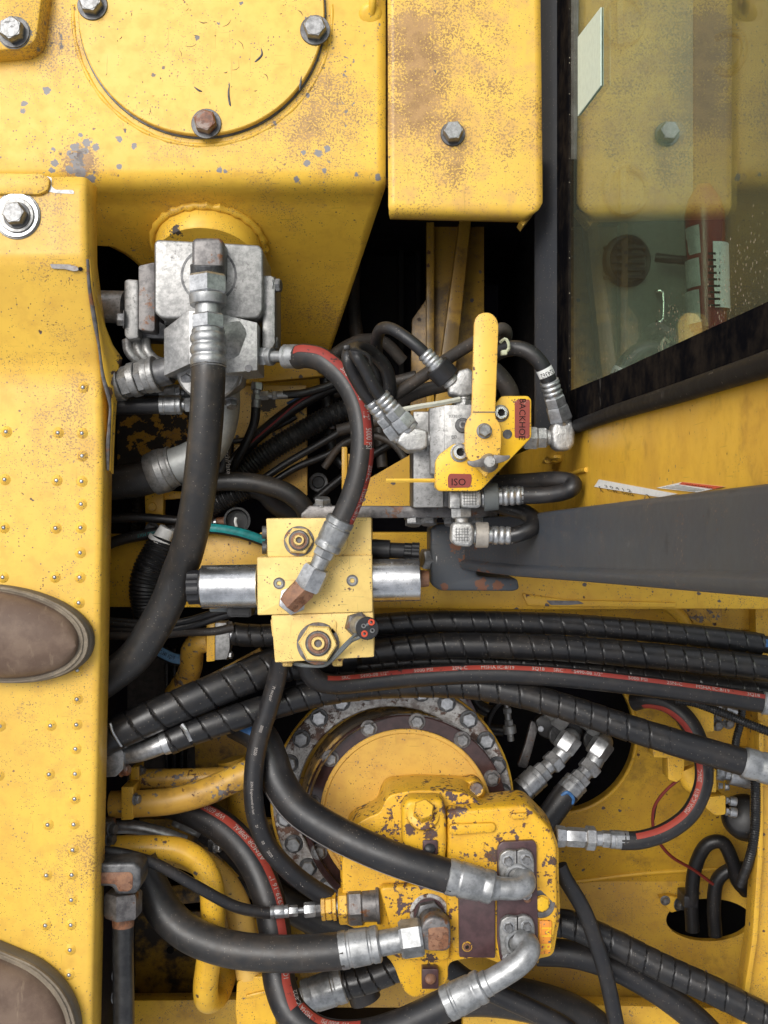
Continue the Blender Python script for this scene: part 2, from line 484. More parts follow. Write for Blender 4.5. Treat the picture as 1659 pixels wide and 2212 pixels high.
def metal(name, c0, c1, rough=.4, met=.8, scale=120, rust=0., rcol=(.20, .07, .02), bump=.12, streak=0, dark=.0):
    t = NT(name)
    n1 = t.noise(scale, 6, .7); n2 = t.noise(30, 4, .6, off=2)
    v = t.math('ADD', t.math('MULTIPLY', n1, .65), t.math('MULTIPLY', n2, .35))
    col = t.mix(t.step(v, .38, .60), c0, c1)
    if streak:
        w = t.noise(1, 3, .6, vec=t.scaled((40, 900, 40)))
        col = t.mix(t.math('MULTIPLY', t.step(w, .5, .7), streak), col, sc3(c1, 1.25))
    dsp = t.step(t.math('ADD', t.noise(300, 4, .7, off=6), t.math('MULTIPLY', t.math('SUBTRACT', n2, .5), .6)), .66 - dark * .15, .74 - dark * .15)
    col = t.mix(t.math('MULTIPLY', dsp, .6), col, (.05, .045, .04))
    mt = t.math('MULTIPLY', t.math('SUBTRACT', 1.0, dsp), met)
    if rust:
        rm = t.step(t.math('ADD', t.noise(40, 6, .7, off=8), t.math('MULTIPLY', t.math('SUBTRACT', n1, .5), .25)), .74 - rust * .4, .79 - rust * .38)
        col = t.mix(rm, col, t.mix(t.step(n1, .4, .6), rcol, sc3(rcol, .45)))
        mt = t.math('MULTIPLY', t.math('SUBTRACT', 1.0, rm), mt)
    rg = t.math('ADD', t.math('MULTIPLY', n2, .3), rough - .15)
    return t.out(col, rg, mt, t.math('ADD', n1, t.noise(700, 2, .5)), bump, .0006, .5)
def rubber(name, c=(.012, .012, .0135), dust=.24, dcol=(.075, .056, .04), rough=.42, bump=.15, fine=500, spk=.35, spec=.45):
    t = NT(name)
    n1 = t.noise(24, 5, .65); n2 = t.noise(fine, 3, .6); n3 = t.noise(90, 5, .7, off=4)
    geo = t.n('ShaderNodeNewGeometry'); 
    col = t.mix(t.math('MULTIPLY', t.step(t.math('ADD', t.math('MULTIPLY', n1, .6), t.math('MULTIPLY', n3, .4)), .42, .68), dust), c, dcol)
    v = t.vor(420); cell = t.n('ShaderNodeSeparateColor'); t.l(v.outputs['Color'], cell.inputs[0])
    k = t.math('MULTIPLY', t.step(t.math('ADD', cell.outputs[0], t.math('MULTIPLY', n1, .3)), 1.02, 1.06), t.step(v.outputs['Distance'], .3, .2))
    col = t.mix(t.math('MULTIPLY', k, spk), col, (.28, .24, .19))
    w = t.noise(1, 3, .6, vec=t.scaled((300, 30, 60), .7))
    col = t.mix(t.math('MULTIPLY', t.step(w, .66, .76), .35), col, (.10, .095, .09))
    rg = t.math('ADD', t.math('MULTIPLY', n3, .35), rough - .17)
    return t.out(col, rg, 0, t.math('ADD', n2, t.math('MULTIPLY', n3, .5)), bump, .0006, spec)
def plain(name, c, rough=.5, met=0., var=.15, spec=.4, scale=150):
    t = NT(name); n = t.noise(scale, 5, .65)
    col = t.mix(t.step(n, .35, .7), c, tuple(x * (1 - var) for x in c))
    return t.out(col, t.math('ADD', t.math('MULTIPLY', n, .2), rough - .1), met, n, .08, .0005, spec)
M = {}
gr_ = (.20, .19, .19)
BOOM_SPOTS = [((x, y, z), r, gr_) for x, y, z, r in ((163, 318, 0, 9), (158, 336, 0, 10), (166, 352, 0, 13), (172, 372, -1, 14), (150, 330, 0, 6), (188, 308, 0, 11), (206, 316, 0, 8), (182, 326, 0, 8), (150, 366, 0, 9), (196, 386, -4, 10), (118, 352, 0, 8), (112, 368, 0, 7), (174, 292, 0, 5), (101, 196, 0, 8), (52, 224, 0, 7), (50, 240, 0, 6), (115, 322, 0, 5), (258, 300, 0, 7), (290, 316, 0, 6), (664, 352, 0, 7), (688, 334, 0, 9), (707, 320, 0, 7), (700, 368, 0, 5), (640, 388, -6, 6), (655, 330, 0, 5), (474, 366, 0, 6), (487, 370, 0, 5), (258, 360, 0, 6), (818, 384, -3, 7), (770, 376, -2, 5))]
M['boom'] = paint('boom_enamel', YEL, .02, .11, .14, spots=BOOM_SPOTS, pepper=.15, bigspk=.5, chipcol=(.19, .18, .18), rust=(.15, .12, .11), worn=[((90, 60, 0), 80, .16), ((160, 330, 0), 70, .10), ((175, 350, 0), 34, .32), ((740, 200, 0), 110, .14), ((690, 330, 0), 60, .08), ((150, 130, 0), 60, .12)])
M['cover'] = paint('cover_enamel', (.75, .47, .07), .0, .10, .12, chipcol=(.2, .19, .18), rust=(.24, .17, .12), worn=[((560, 110, 20), 26, .12), ((400, 170, 20), 45, .05)])
M['side'] = paint('side_panel_enamel', (.74, .465, .066), -.1, .12, .2, cb=.05, pepper=.6, bigspk=0, spc=((.26, .13, .05), (.40, .22, .07)), stcol=(.60, .35, .09), worn=[((870, 90, 30), 60, .30), ((880, 220, 30), 70, .24), ((1000, 90, 30), 90, .16), ((940, 360, 30), 80, .12), ((1060, 260, 30), 120, .05)])
M['deck'] = paint('deck_enamel', (.73, .458, .064), .0, .11, .22, pepper=.12, bigspk=.6, worn=[((90, 980, 0), 110, .06), ((225, 1880, 0), 80, .05)])
M['yel'] = paint('bay_enamel', (.66, .385, .035), .10, .22, .4, dirt=.18)
M['yelmid'] = paint('shaded_bay_enamel', (.36, .21, .026), .10, .22, .5, dirt=.5)  # bay yellow with the recess shade put into its colour, plus dirt
M['yelshelf'] = paint('shaded_shelf_enamel', (.55, .32, .028), .08, .24, .4, dirt=.28)  # bay yellow darkened in colour for shade low in the bay, plus dirt
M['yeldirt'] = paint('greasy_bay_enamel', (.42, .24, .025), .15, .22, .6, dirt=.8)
M['pump'] = paint('pump_enamel', (.70, .395, .025), .50, .16, .3, spots=[((988, 1742, -172), 24, (.11, .08, .08)), ((962, 1748, -172), 16, (.11, .08, .08)), ((886, 1790, -160), 14, (.09, .05, .04)), ((930, 1800, -160), 16, (.09, .05, .04)), ((905, 1845, -160), 13, (.09, .05, .04)), ((928, 2076, -200), 20, (.08, .05, .04)), ((902, 2082, -200), 14, (.08, .05, .04)), ((1030, 1702, -268), 16, (.09, .06, .05)), ((792, 1792, -268), 12, (.12, .05, .03)), ((1064, 1850, -172), 18, (.08, .05, .04)), ((1195, 1860, -172), 12, (.08, .05, .04))], edge=.45, rough=.36, chipcol=(.085, .055, .06), rust=(.11, .05, .03), cast=.25, chipscale=135, dirt=.1)
M['neck'] = paint('greasy_neck_enamel', (.45, .26, .04), .62, .1, .5, dirt=.75, rough=.35, chipcol=(.05, .035, .03), rust=(.06, .03, .02))
M['dome'] = paint('drive_cover_enamel', (.64, .38, .07), .04, .10, .4, spots=[((985, 1660, -330), 36, (.06, .035, .035))], dirt=.08)
M['cream'] = paint('faded_valve_enamel', CREAM, .06, .12, .25, edge=.5, rough=.45, chipcol=(.16, .10, .07), rust=(.16, .07, .035))
M['lever'] = paint('lever_enamel', (.75, .46, .075), .04, .26, .25, edge=.25, worn=[((1035, 990, 95), 26, .5)], chipcol=(.12, .08, .06))
M['brack'] = paint('bracket_enamel', (.74, .45, .02), .03, .2, .15, edge=.25)
M['yelpipe'] = paint('pipe_enamel', (.72, .42, .035), .05, .2, .25, edge=0, rough=.3)
M['wornpipe'] = paint('worn_pipe_enamel', (.58, .34, .045), .45, .2, .5, dirt=.3, rough=.4, chipcol=(.16, .15, .15))
M['galv'] = metal('galvanised_steel', (.17, .17, .165), (.31, .305, .295), .42, .6, 170, dark=.3)
M['zinc'] = metal('zinc_plated_steel', (.28, .285, .29), (.48, .485, .49), .34, .8, 160, bump=.06)
M['fzinc'] = metal('dull_zinc_ferrule', (.23, .235, .235), (.40, .405, .405), .42, .7, 90, bump=.1, dark=.1)
M['cast'] = metal('plated_forging', (.26, .26, .255), (.46, .455, .44), .45, .7, 260, bump=.5)
M['bright'] = metal('bright_solenoid_can', (.38, .385, .39), (.60, .605, .61), .26, .95, 60, bump=.05, streak=.3)
M['dsteel'] = metal('dark_steel', (.055, .055, .058), (.13, .13, .13), .45, .6, 120)
M['bolt'] = metal('weathered_bolt', (.12, .12, .12), (.26, .26, .26), .42, .65, 200, dark=.3, rust=.12)
M['rbolt'] = metal('rusted_bolt', (.16, .12, .10), (.24, .18, .15), .5, .3, 150, rust=.7, rcol=(.22, .075, .03))
M['rsteel'] = metal('rust_bloomed_steel', (.075, .07, .07), (.17, .16, .155), .45, .5, 110, rust=.45, rcol=(.22, .085, .03))
M['rust'] = metal('rusted_fitting', (.16, .08, .05), (.26, .13, .07), .6, .2, 130, rust=.6, rcol=(.2, .08, .035))
M['ring'] = metal('corroded_flange_ring', (.18, .15, .135), (.54, .53, .51), .5, .35, 70, rust=.56, rcol=(.13, .06, .035), dark=.4)
M['oily'] = plain('oil_wet_primer', (.055, .028, .026), .16, 0, .5, .6, 60)
M['primer'] = plain('maroon_primer', (.075, .038, .040), .35, 0, .4, .5, 90)
M['rub'] = rubber('hose_rubber')
M['rubdust'] = rubber('dusty_hose_rubber', (.019, .0185, .0185), .42)
M['rubbrown'] = rubber('old_brown_rubber', (.03, .026, .023), .7, (.09, .062, .042), .55)
M['guard'] = rubber('spiral_guard_plastic', (.011, .011, .012), .22, (.07, .056, .042), .34, .08)
M['conduit'] = rubber('corrugated_conduit_plastic', (.009, .009, .010), .2, (.05, .042, .034), .42, .05)
M['deep'] = plain('unlit_black', (.016, .015, .014), .7, 0, .1, .15)
M['blackp'] = plain('black_plastic', (.018, .018, .02), .42, 0, .3)
M['greyp'] = plain('grey_wire_jacket', (.11, .12, .12), .5)
M['redrub'] = plain('red_seal_rubber', (.55, .07, .03), .45)
M['ctie'] = plain('cream_cable_tie', (.58, .60, .42), .4)
M['wtie'] = plain('translucent_tie', (.50, .50, .42), .4)
M['ytie'] = plain('yellow_cable_tie', (.78, .48, .06), .45)
M['redstripe'] = paint('red_hose_stripe', (.30, .045, .028), .30, 0, .5, chipcol=(.03, .025, .025), rust=(.04, .03, .03), rough=.5, chipscale=180)
M['bluestripe'] = plain('blue_hose_stripe', (.05, .16, .38), .45, 0, .4)
M['cyanstripe'] = plain('teal_hose_stripe', (.01, .22, .22), .45, 0, .4)
M['print'] = plain('white_hose_print', (.42, .38, .35), .6, 0, .35, .2, 500)
M['dprint'] = plain('dark_print', (.010, .009, .009), .7, 0, .1, .1)
M['paper'] = plain('white_label_stock', (.72, .72, .70), .5, 0, .12)
M['sredlabel'] = paint('worn_red_label', (.24, .045, .030), .22, 0, .5, chipcol=(.40, .30, .26), rust=(.3, .12, .08), rough=.35, chipscale=120)
M['silverlabel'] = plain('silver_label_foil', (.62, .64, .63), .35, .35, .35, .5, 60)
M['warnred'] = plain('warning_red', (.6, .09, .04), .4)
M['black'] = rubber('black_cab_paint', (.005, .005, .006), .06, (.12, .09, .06), .36, .03, 300, .9)
M['gasket'] = rubber('window_gasket', (.008, .008, .009), .15, (.05, .042, .035), .6, .05, spec=.1)
M['frit'] = rubber('black_glass_border', (.004, .004, .005), .16, (.10, .075, .05), .45, 0.01, 300, 1., .0)
M['armp'] = rubber('charcoal_post_paint', (.042, .045, .052), .22, (.11, .10, .09), .40, .05, 300, .8)
M['cabgrey'] = plain('cab_interior_grey', (.22, .235, .21), .6, 0, .15)
M['cabdark'] = plain('cab_floor_dark', (.05, .05, .05), .7)
M['cabwhite'] = plain('chrome_grab_handle', (.8, .8, .8), .2, .9, .05)
M['extred'] = plain('extinguisher_red', (.20, .02, .018), .25, 0, .1, .5)
M['grease_shade'] = paint('shade_darkened_grease', (.011, .010, .009), -.1, 0, .6, spec=.12, dirt=.0, rough=.6, chipcol=(.02, .018, .016), rust=(.016, .012, .01))  # grease tone blackened further to stand for the shade of the deep bay
M['leather'] = None
def leather():
    t = NT('scuffed_brown_leather')
    n1 = t.noise(24, 5, .65); n2 = t.noise(240, 5, .7, dist=.6); n3 = t.noise(1, 4, .65, vec=t.scaled((160, 30, 60), .6))
    col = t.mix(t.step(n1, .4, .65), (.12, .077, .054), (.175, .12, .085))
    col = t.mix(t.math('MULTIPLY', t.step(n3, .60, .74), .6), col, (.26, .19, .13))
    col = t.mix(t.math('MULTIPLY', t.step(n2, .64, .72), .45), col, (.22, .17, .12))
    return t.out(col, t.math('ADD', t.math('MULTIPLY', n1, .3), .36), 0, t.math('ADD', n2, t.noise(600, 3, .6)), .3, .0008, .4)
M['leather'] = leather()
M['welt'] = rubber('muddy_boot_welt', (.16, .13, .095), .9, (.30, .25, .18), .75, .5)
M['sole'] = rubber('boot_sole', (.10, .085, .065), .6, (.15, .13, .10), .7, .3)
def glass():
    m = bpy.data.materials.new('tinted_cab_glass'); m.use_nodes = True; t = m.node_tree
    t.nodes.remove(t.nodes['Principled BSDF'])
    N = t.nodes.new; L = t.links.new
    tr = N('ShaderNodeBsdfTransparent'); tr.inputs[0].default_value = (.70, .78, .70, 1)
    gl = N('ShaderNodeBsdfGlossy'); gl.inputs['Roughness'].default_value = .004; gl.inputs[0].default_value = (.95, 1, .97, 1)
    lw = N('ShaderNodeLayerWeight'); lw.inputs[0].default_value = .5
    pw = N('ShaderNodeMath'); pw.operation = 'POWER'; L(lw.outputs['Facing'], pw.inputs[0]); pw.inputs[1].default_value = 5
    ma = N('ShaderNodeMath'); ma.operation = 'MULTIPLY_ADD'; L(pw.outputs[0], ma.inputs[0]); ma.inputs[1].default_value = .62; ma.inputs[2].default_value = .04
    mx = N('ShaderNodeMixShader'); L(ma.outputs[0], mx.inputs[0]); L(tr.outputs[0], mx.inputs[1]); L(gl.outputs[0], mx.inputs[2])
    # dust on the pane
    ge = N('ShaderNodeNewGeometry'); vo = N('ShaderNodeTexVoronoi'); vo.inputs['Scale'].default_value = 330; L(ge.outputs['Position'], vo.inputs['Vector'])
    no = N('ShaderNodeTexNoise'); no.inputs['Scale'].default_value = 8; no.inputs['Detail'].default_value = 6; no.inputs['Roughness'].default_value = .7; L(ge.outputs['Position'], no.inputs['Vector'])
    sx = N('ShaderNodeSeparateXYZ'); L(ge.outputs['Position'], sx.inputs[0])
    mr = N('ShaderNodeMapRange'); L(sx.outputs['Y'], mr.inputs[0]); mr.inputs[1].default_value = .19; mr.inputs[2].default_value = .08; mr.inputs[3].default_value = 0; mr.inputs[4].default_value = .33
    a1 = N('ShaderNodeMath'); L(no.outputs[0], a1.inputs[0]); L(mr.outputs[0], a1.inputs[1])
    sp = N('ShaderNodeSeparateColor'); L(vo.outputs['Color'], sp.inputs[0])
    a2 = N('ShaderNodeMath'); a2.operation = 'MULTIPLY_ADD'; L(sp.outputs[0], a2.inputs[0]); a2.inputs[1].default_value = .35; L(a1.outputs[0], a2.inputs[2])
    s1 = N('ShaderNodeMapRange'); L(a2.outputs[0], s1.inputs[0]); s1.inputs[1].default_value = .94; s1.inputs[2].default_value = .99
    s2 = N('ShaderNodeMapRange'); L(vo.outputs['Distance'], s2.inputs[0]); s2.inputs[1].default_value = .32; s2.inputs[2].default_value = .22
    mm = N('ShaderNodeMath'); mm.operation = 'MULTIPLY'; L(s1.outputs[0], mm.inputs[0]); L(s2.outputs[0], mm.inputs[1])
    hz = N('ShaderNodeMath'); hz.operation = 'MULTIPLY_ADD'; L(mm.outputs[0], hz.inputs[0]); hz.inputs[1].default_value = .55; hz.inputs[2].default_value = .045
    df = N('ShaderNodeBsdfDiffuse'); df.inputs[0].default_value = (.36, .29, .2, 1)
    m2 = N('ShaderNodeMixShader'); L(hz.outputs[0], m2.inputs[0]); L(mx.outputs[0], m2.inputs[1]); L(df.outputs[0], m2.inputs[2])
    L(m2.outputs[0], t.nodes['Material Output'].inputs[0])
    return m
M['glass'] = glass()
def ground_mat():
    t = NT('gravel_yard'); n = t.noise(30, 6, .7)
    return t.out(t.mix(t.step(n, .35, .65), (.16, .145, .125), (.30, .28, .25)), .9, 0, n, .4, .01)
M['ground'] = ground_mat()
# ================= setting: ground, bay floor, added light-blocking walls =================
g = MB().add([V((x, y, -1.05)) for x, y in ((-40, -40), (40, -40), (40, 40), (-40, 40))], [[0, 1, 2, 3]]).build('ground', M['ground']); tag(g, None, None, kind='structure')
o = prism([(-60, 380), (1900, 380), (1900, 2500), (-60, 2500)], -1340, -1380).build('bay_floor', M['grease_shade']); tag(o, None, None, kind='structure')

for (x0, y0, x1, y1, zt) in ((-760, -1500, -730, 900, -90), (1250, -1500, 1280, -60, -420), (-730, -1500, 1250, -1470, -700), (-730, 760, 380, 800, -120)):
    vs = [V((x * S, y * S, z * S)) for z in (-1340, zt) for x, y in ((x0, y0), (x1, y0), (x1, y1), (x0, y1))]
    o = MB().add(vs, [[0, 1, 2, 3], [4, 5, 6, 7], [0, 1, 5, 4], [1, 2, 6, 5], [2, 3, 7, 6], [3, 0, 4, 7]]).build('light_blocking_wall', M['grease_shade']); tag(o, None, None, kind='structure')  # unseen dark walls added to keep light out of the bay
# ---- boom housing: flat top that bends over into a steep face
t = thing('boom_housing', 'big yellow steel housing with a rounded bend above the dark bay', 'machine housing', (450, 350, 0))
rows = []
def re_(y): return 833 if y <= 405 else (833 - (y - 405) * .35 if y < 425 else 826 - (y - 425) * .336)
prof = [(-260, 0), (-30, 0), (60, 0), (160, 0), (260, 0), (330, 0), (365, 0), (382, -3), (396, -12), (408, -26), (420, -46), (432, -72)]
for k in range(1, 26):
    y = 432 + (850 - 432) * k / 25; prof.append((y, -72 - (700 - 72) * ((y - 432) / 418) ** 1.05))
for (y, z) in prof:
    xl = -60
    if 525 < y <= 800:
        xl = 195 + (min(1, (y - 525) / 75) ** .5) * 130
    if y > 800: xl = 340
    rows.append((y, z, xl, re_(y)))
SLOPE = [(p[0], p[1]) for p in prof]
def slope_z(y):
    for (a, za), (b, zb) in zip(SLOPE, SLOPE[1:]):
        if a <= y <= b: return za + (zb - za) * (y - a) / (b - a)
    return 0
pl = sheet(rows, 44, 8).build('bent_plate', M['boom'], t, smooth=60); solid(pl, 14)
rim = []
for i in range(0, 49): rim.append((438 + 279 * math.cos(R(-5 + i * 190 / 48)), 36 + 279 * math.sin(R(-5 + i * 190 / 48)), -4, 6 + 0.8 * math.sin(i * 2.1)))
Path(rim, 9).tube(10).build('weld_bead', M['boom'], t)
# collar on the steep face that carries the swivel valve
nrm = V((0, -.88, .47))
bc = (452, 524, slope_z(524)); a = W(bc); b = a + nrm * 62 * S
MB().add(*lathe_w(a - nrm * 20 * S, b, [(0, 124 * S), (.94, 121 * S), (1, 117 * S)], 56)).build('boss_collar', paint('boss_enamel', YEL, .1, .04, .2, spots=[((367, 499, -60), 29, (.06, .05, .045))]), t)
x_, y_, z_ = frame_of(nrm); vs = []
wp = Path([(0, 0, 0), (1, 1, 0)], 1); wp.p = []; wp.r = []
for i in range(61):
    q = 2 * math.pi * i / 60 - math.pi / 2; rr = (128 + 2.5 * math.sin(i * 3.3)) * S
    wp.p.append(a + nrm * 7 * S + x_ * (math.cos(q) * rr) + y_ * (math.sin(q) * rr)); wp.r.append((9 + 2 * math.sin(i * 2.4)) * S)
wp.finish(); wp.tube(10, cap=False).build('weld_bead', M['boom'], t)
# pin standing in a weld near the upper edge
lathe((800, 32, 0), (800, 32, 6), [(0, 25), (.6, 22), (1, 14)], 20).build('weld_pad', M['boom'], t)
Path([(803, 28, 3), (805, 5, 20), (806, -30, 30)], 8).tube(12).build('lifting_pin', M['boom'], t)

# ---- round cover with bolts
c = thing('round_cover', 'round scratched yellow cover plate bolted onto the housing', 'cover plate', (438, 34, 8))
zc = 20
disc((438, 34, -2), (0, 0, 1), 266 * F(zc), 22, 96, 2).build('plate', M['cover'], c)
annulus((438, 34, -1), (0, 0, 1), 267.5, 262, 5, 96, 1).build('gasket_edge', M['dsteel'], c)
for (x, y, m) in ((200, 12, 'bolt'), (681, 66, 'bolt'), (446, 268, 'rbolt')):
    bolt(c, (x, y, zc), 25, mat=M[m], h=22, wash=1.3, wmat=M['dsteel'])
# scratches gouged to bare metal
for pts in (((562, 98), (566, 118), (554, 132), (549, 135)), ((566, 118), (576, 128)), ((498, 172), (494, 200), (497, 226), (500, 230)), ((652, 158), (649, 182), (647, 196)), ((415, 184), (430, 196), (440, 198))):
    w = [3 if 0 < i < len(pts) - 1 else .8 for i in range(len(pts))]
    Path([(p[0], p[1], zc - 1.2, w[i] * (.9)) for i, p in enumerate(pts)], 2, 2).tube(8).build('scratch', M['dsteel'], c)
sm = MB(); rs = random.Random(3)
for i in range(60):
    a_ = rs.random() * 6.28; q_ = 250 * rs.random() ** .5; x, y = 438 + q_ * math.cos(a_), 34 + q_ * math.sin(a_)
    if y < -20: continue
    d_ = rs.random() * 3.14; l_ = 3 + 22 * rs.random() ** 3; w_ = .45 + .5 * rs.random()
    pth = Path([(x, y, zc + .1, .3), (x + math.cos(d_) * l_ * .5, y + math.sin(d_) * l_ * .5, zc + .1, w_ * 1.3), (x + math.cos(d_ + .3) * l_, y + math.sin(d_ + .3) * l_, zc + .1, .3)], 1, 4)
    q = pth.tube(6); sm.add(q.v, q.f)
o = sm.build('fine_scratches', plain('scratch_brown', (.16, .11, .06), .6), c); o['kind'] = 'stuff'
# ---- raised pad with bolt, upper corner
pd = thing('bearing_pad', 'raised yellow pad with one painted bolt in the upper corner', 'pad', (30, 40, 0))
prism(rnd([(-120, -120), (104, -120), (78, 86), (52, 104), (-120, 117)], 24, 6), 46, -4, taper=.08).build('pad', M['boom'], pd, bevel=5)
bolt(pd, (31, 71, 46), 26, mat=M['bolt'], h=24, wash=1.28, wmat=M['dsteel'])
annulus((31, 71, 46), (0, 0, 1), 35, 20, 1.2, 40, .5).build('bare_ring', M['dsteel'], pd)

# ---- side panel with one bolt
s = thing('side_panel', 'rust speckled yellow panel with a single bolt next to the cab post', 'body panel', (1000, 230, 30))
rows = []
for (y, z, xl, xr) in [(-260, 24, 837, 1167), (-30, 24, 837, 1167), (120, 24, 838, 1169), (300, 24, 838, 1171), (425, 24, 839, 1172), (438, 24, 839, 1172), (446, 23, 839, 1164), (454, 19, 840, 1154), (461, 12, 840, 1146), (467, 2, 841, 1140), (471, -14, 842, 1136), (474, -34, 843, 1130)]:
    rows.append((y + 0, z, xl, xr))
k = sheet([(y + (0 if y < 430 else 0), z, a_, b_) for y, z, a_, b_ in rows], 22, 8)
for i, v in enumerate(k.v):       # lower edge runs slightly downhill
    if rows[i // 23][0] > 440: k.v[i] = v + V((0, -(i % 23) / 22 * 7 * S, 0))
o = k.build('pressed_panel', M['side'], s, smooth=60); solid(o, 8)
bolt(s, (978, 290, 24), 22, mat=M['bolt'], h=24, wash=1.2, wmat=M['dsteel'])
prism([(1122, 478), (1132, 468), (1158, 452), (1130, 488)], -20, -70).build('flange_tab', M['side'], s)
# filler strip seen through the slit between housing and panel
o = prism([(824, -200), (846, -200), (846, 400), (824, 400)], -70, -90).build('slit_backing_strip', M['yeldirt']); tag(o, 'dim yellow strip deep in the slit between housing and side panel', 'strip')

# ---- dark recess behind: yellow back wall with bars
w = thing('recess_wall', 'dim yellow wall with upright bars inside the dark recess', 'back wall', (960, 700, -760))
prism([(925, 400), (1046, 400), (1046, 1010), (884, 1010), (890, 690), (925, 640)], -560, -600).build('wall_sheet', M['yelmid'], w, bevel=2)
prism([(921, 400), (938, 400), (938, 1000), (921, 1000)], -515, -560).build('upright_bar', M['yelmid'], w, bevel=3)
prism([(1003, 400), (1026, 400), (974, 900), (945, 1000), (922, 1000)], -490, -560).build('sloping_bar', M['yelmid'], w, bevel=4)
o = prism([(730, 380), (900, 380), (900, 960), (700, 960)], -900, -940).build('recess_backing_plate', M['grease_shade']); tag(o, 'black plate standing in for deep shade at the back of the recess', 'plate')  # sheet blackened to imitate the depth's shade
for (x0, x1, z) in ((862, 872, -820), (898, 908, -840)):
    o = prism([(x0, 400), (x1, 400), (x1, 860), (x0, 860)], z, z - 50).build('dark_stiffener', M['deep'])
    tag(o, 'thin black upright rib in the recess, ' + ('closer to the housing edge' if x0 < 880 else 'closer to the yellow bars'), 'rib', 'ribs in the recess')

# ================= cab =================
XC = 380
def Cw(y, z, x=XC): return V((x * S, y * S, z * S))       # point on the cab side, y in units
def slab(poly, x0, x1):
    """poly of (y, z) on the cab side, from x0 to x1"""
    n = len(poly); vs = [Cw(p[0], p[1], x0) for p in poly] + [Cw(p[0], p[1], x1) for p in poly]
    return MB().add(vs, [list(range(n)), list(range(2 * n - 1, n - 1, -1))] + [[i, (i + 1) % n, n + (i + 1) % n, n + i] for i in range(n)])
cab = thing('cab', 'black framed cab side with tinted window beside the yellow panel', 'cab', (1215, 700, 0))
# black side wall below the window
slab([(178, -1300), (1900, -1300), (1900, -30), (178, -30)], XC, XC + 30).build('side_wall', M['black'], cab)
# bevelled sill strip
sec = [(XC + 6, -140), (XC - 36, -140), (XC - 36, -124), (XC - 30, -108), (XC - 4, -14), (XC + 3, -4), (XC + 6, -4)]
vs = [Cw(y, z, x) for y in (176, 1900) for x, z in sec]; n = len(sec)
MB().add(vs, [list(range(n)), list(range(2 * n - 1, n - 1, -1))] + [[i, (i + 1) % n, n + (i + 1) % n, n + i] for i in range(n)]).build('sill_strip', M['armp'], cab, smooth=50)
slab([(175, 4), (1900, 4), (1900, 150), (184, 150)], XC - 7, XC + 4).build('lower_border', M['frit'], cab)
# upright black border and gasket at the corner
slab([(174, 150), (244, 150), (226, 600), (205, 1300), (165, 2800), (118, 2800), (158, 700)], XC - 7, XC + 4).build('corner_border', M['frit'], cab)
gp = Path([(0, 0, 0), (1, 1, 0)], 1); gp.p = [Cw(y, z, XC - 8) for y, z in ((172, -10), (166, 200), (160, 600), (150, 1000), (140, 1500), (112, 2800))]; gp.r = [13 * S] * 6; gp.finish()
gp.tube(16).build('window_gasket', M['gasket'], cab)
# pane
slab([(200, 110), (1900, 110), (1900, 2800), (125, 2800), (178, 700)], XC - 4, XC + 2).build('window_pane', M['glass'], cab)
# sticker on the pane, an upright rectangle there
slab([(915, 259), (763, 259), (735, 485), (870, 485)], XC - 6.6, XC - 5).build('pale_sticker', plain('pale_sticker_paper', (.55, .66, .58), .5, 0, .1), cab)
mb = MB()
def glass_text(body, y, z, size):
    vs, fs, wd_ = text_geo(body); mb.add([Cw(y - px * size, z + (py) * size, XC - 6.8) for px, py in vs], fs)
for i, (tx, sz) in enumerate((('TEMPERED', 9), ('JOA', 8), ('AVS C', 12), ('AS 2 DOT-287', 8), ('43R-008572', 9), ('TIS 167-2551', 8))):
    glass_text(tx, 322, 335 - i * 18, sz)
mb.build('glass_marking', M['dprint'], cab)
slab([(112, 2800), (1900, 2800), (1900, 2900), (112, 2900)], XC, XC + 1500).build('roof', M['black'], cab)
slab([(1900, -1300), (1900, 250), (1930, 250), (1930, -1300)], XC, XC + 1500).build('far_wall', M['cabgrey'], cab)
# yellow body below the corner
yb = slab([(168, -1300), (164, 200), (150, 800), (128, 1700), (108, 2900), (-30, 2900), (-30, -1300)], XC + 4, XC + 60)
yb.build('yellow_body_side', M['yel'], cab)
wl = Path([(0, 0, 0), (1, 1, 0)], 1); wl.p = [Cw(y, z, XC + 3) for y, z in ((66, -1250), (70, -700), (74, -300), (78, 100), (80, 300))]; wl.r = [5 * S] * 5; wl.finish()
wl.tube(10).build('weld_seam', M['yel'], cab)
# small welded tab
slab([(124, -130), (108, -130), (108, -10), (124, -10)], XC - 12, XC + 6).build('lashing_tab', M['yel'], cab, bevel=3)
rp2 = Path([(0, 0, 0), (1, 1, 0)], 1); rp2.p = [Cw(y, z, x) for y, z, x in ((116, -80, XC + 4), (113, -75, XC - 22), (113, -10, XC - 26), (116, 0, XC + 4))]; rp2.r = [7 * S] * 4; rp2.finish(); rp2.tube(10).build('tab_loop', M['yel'], cab)
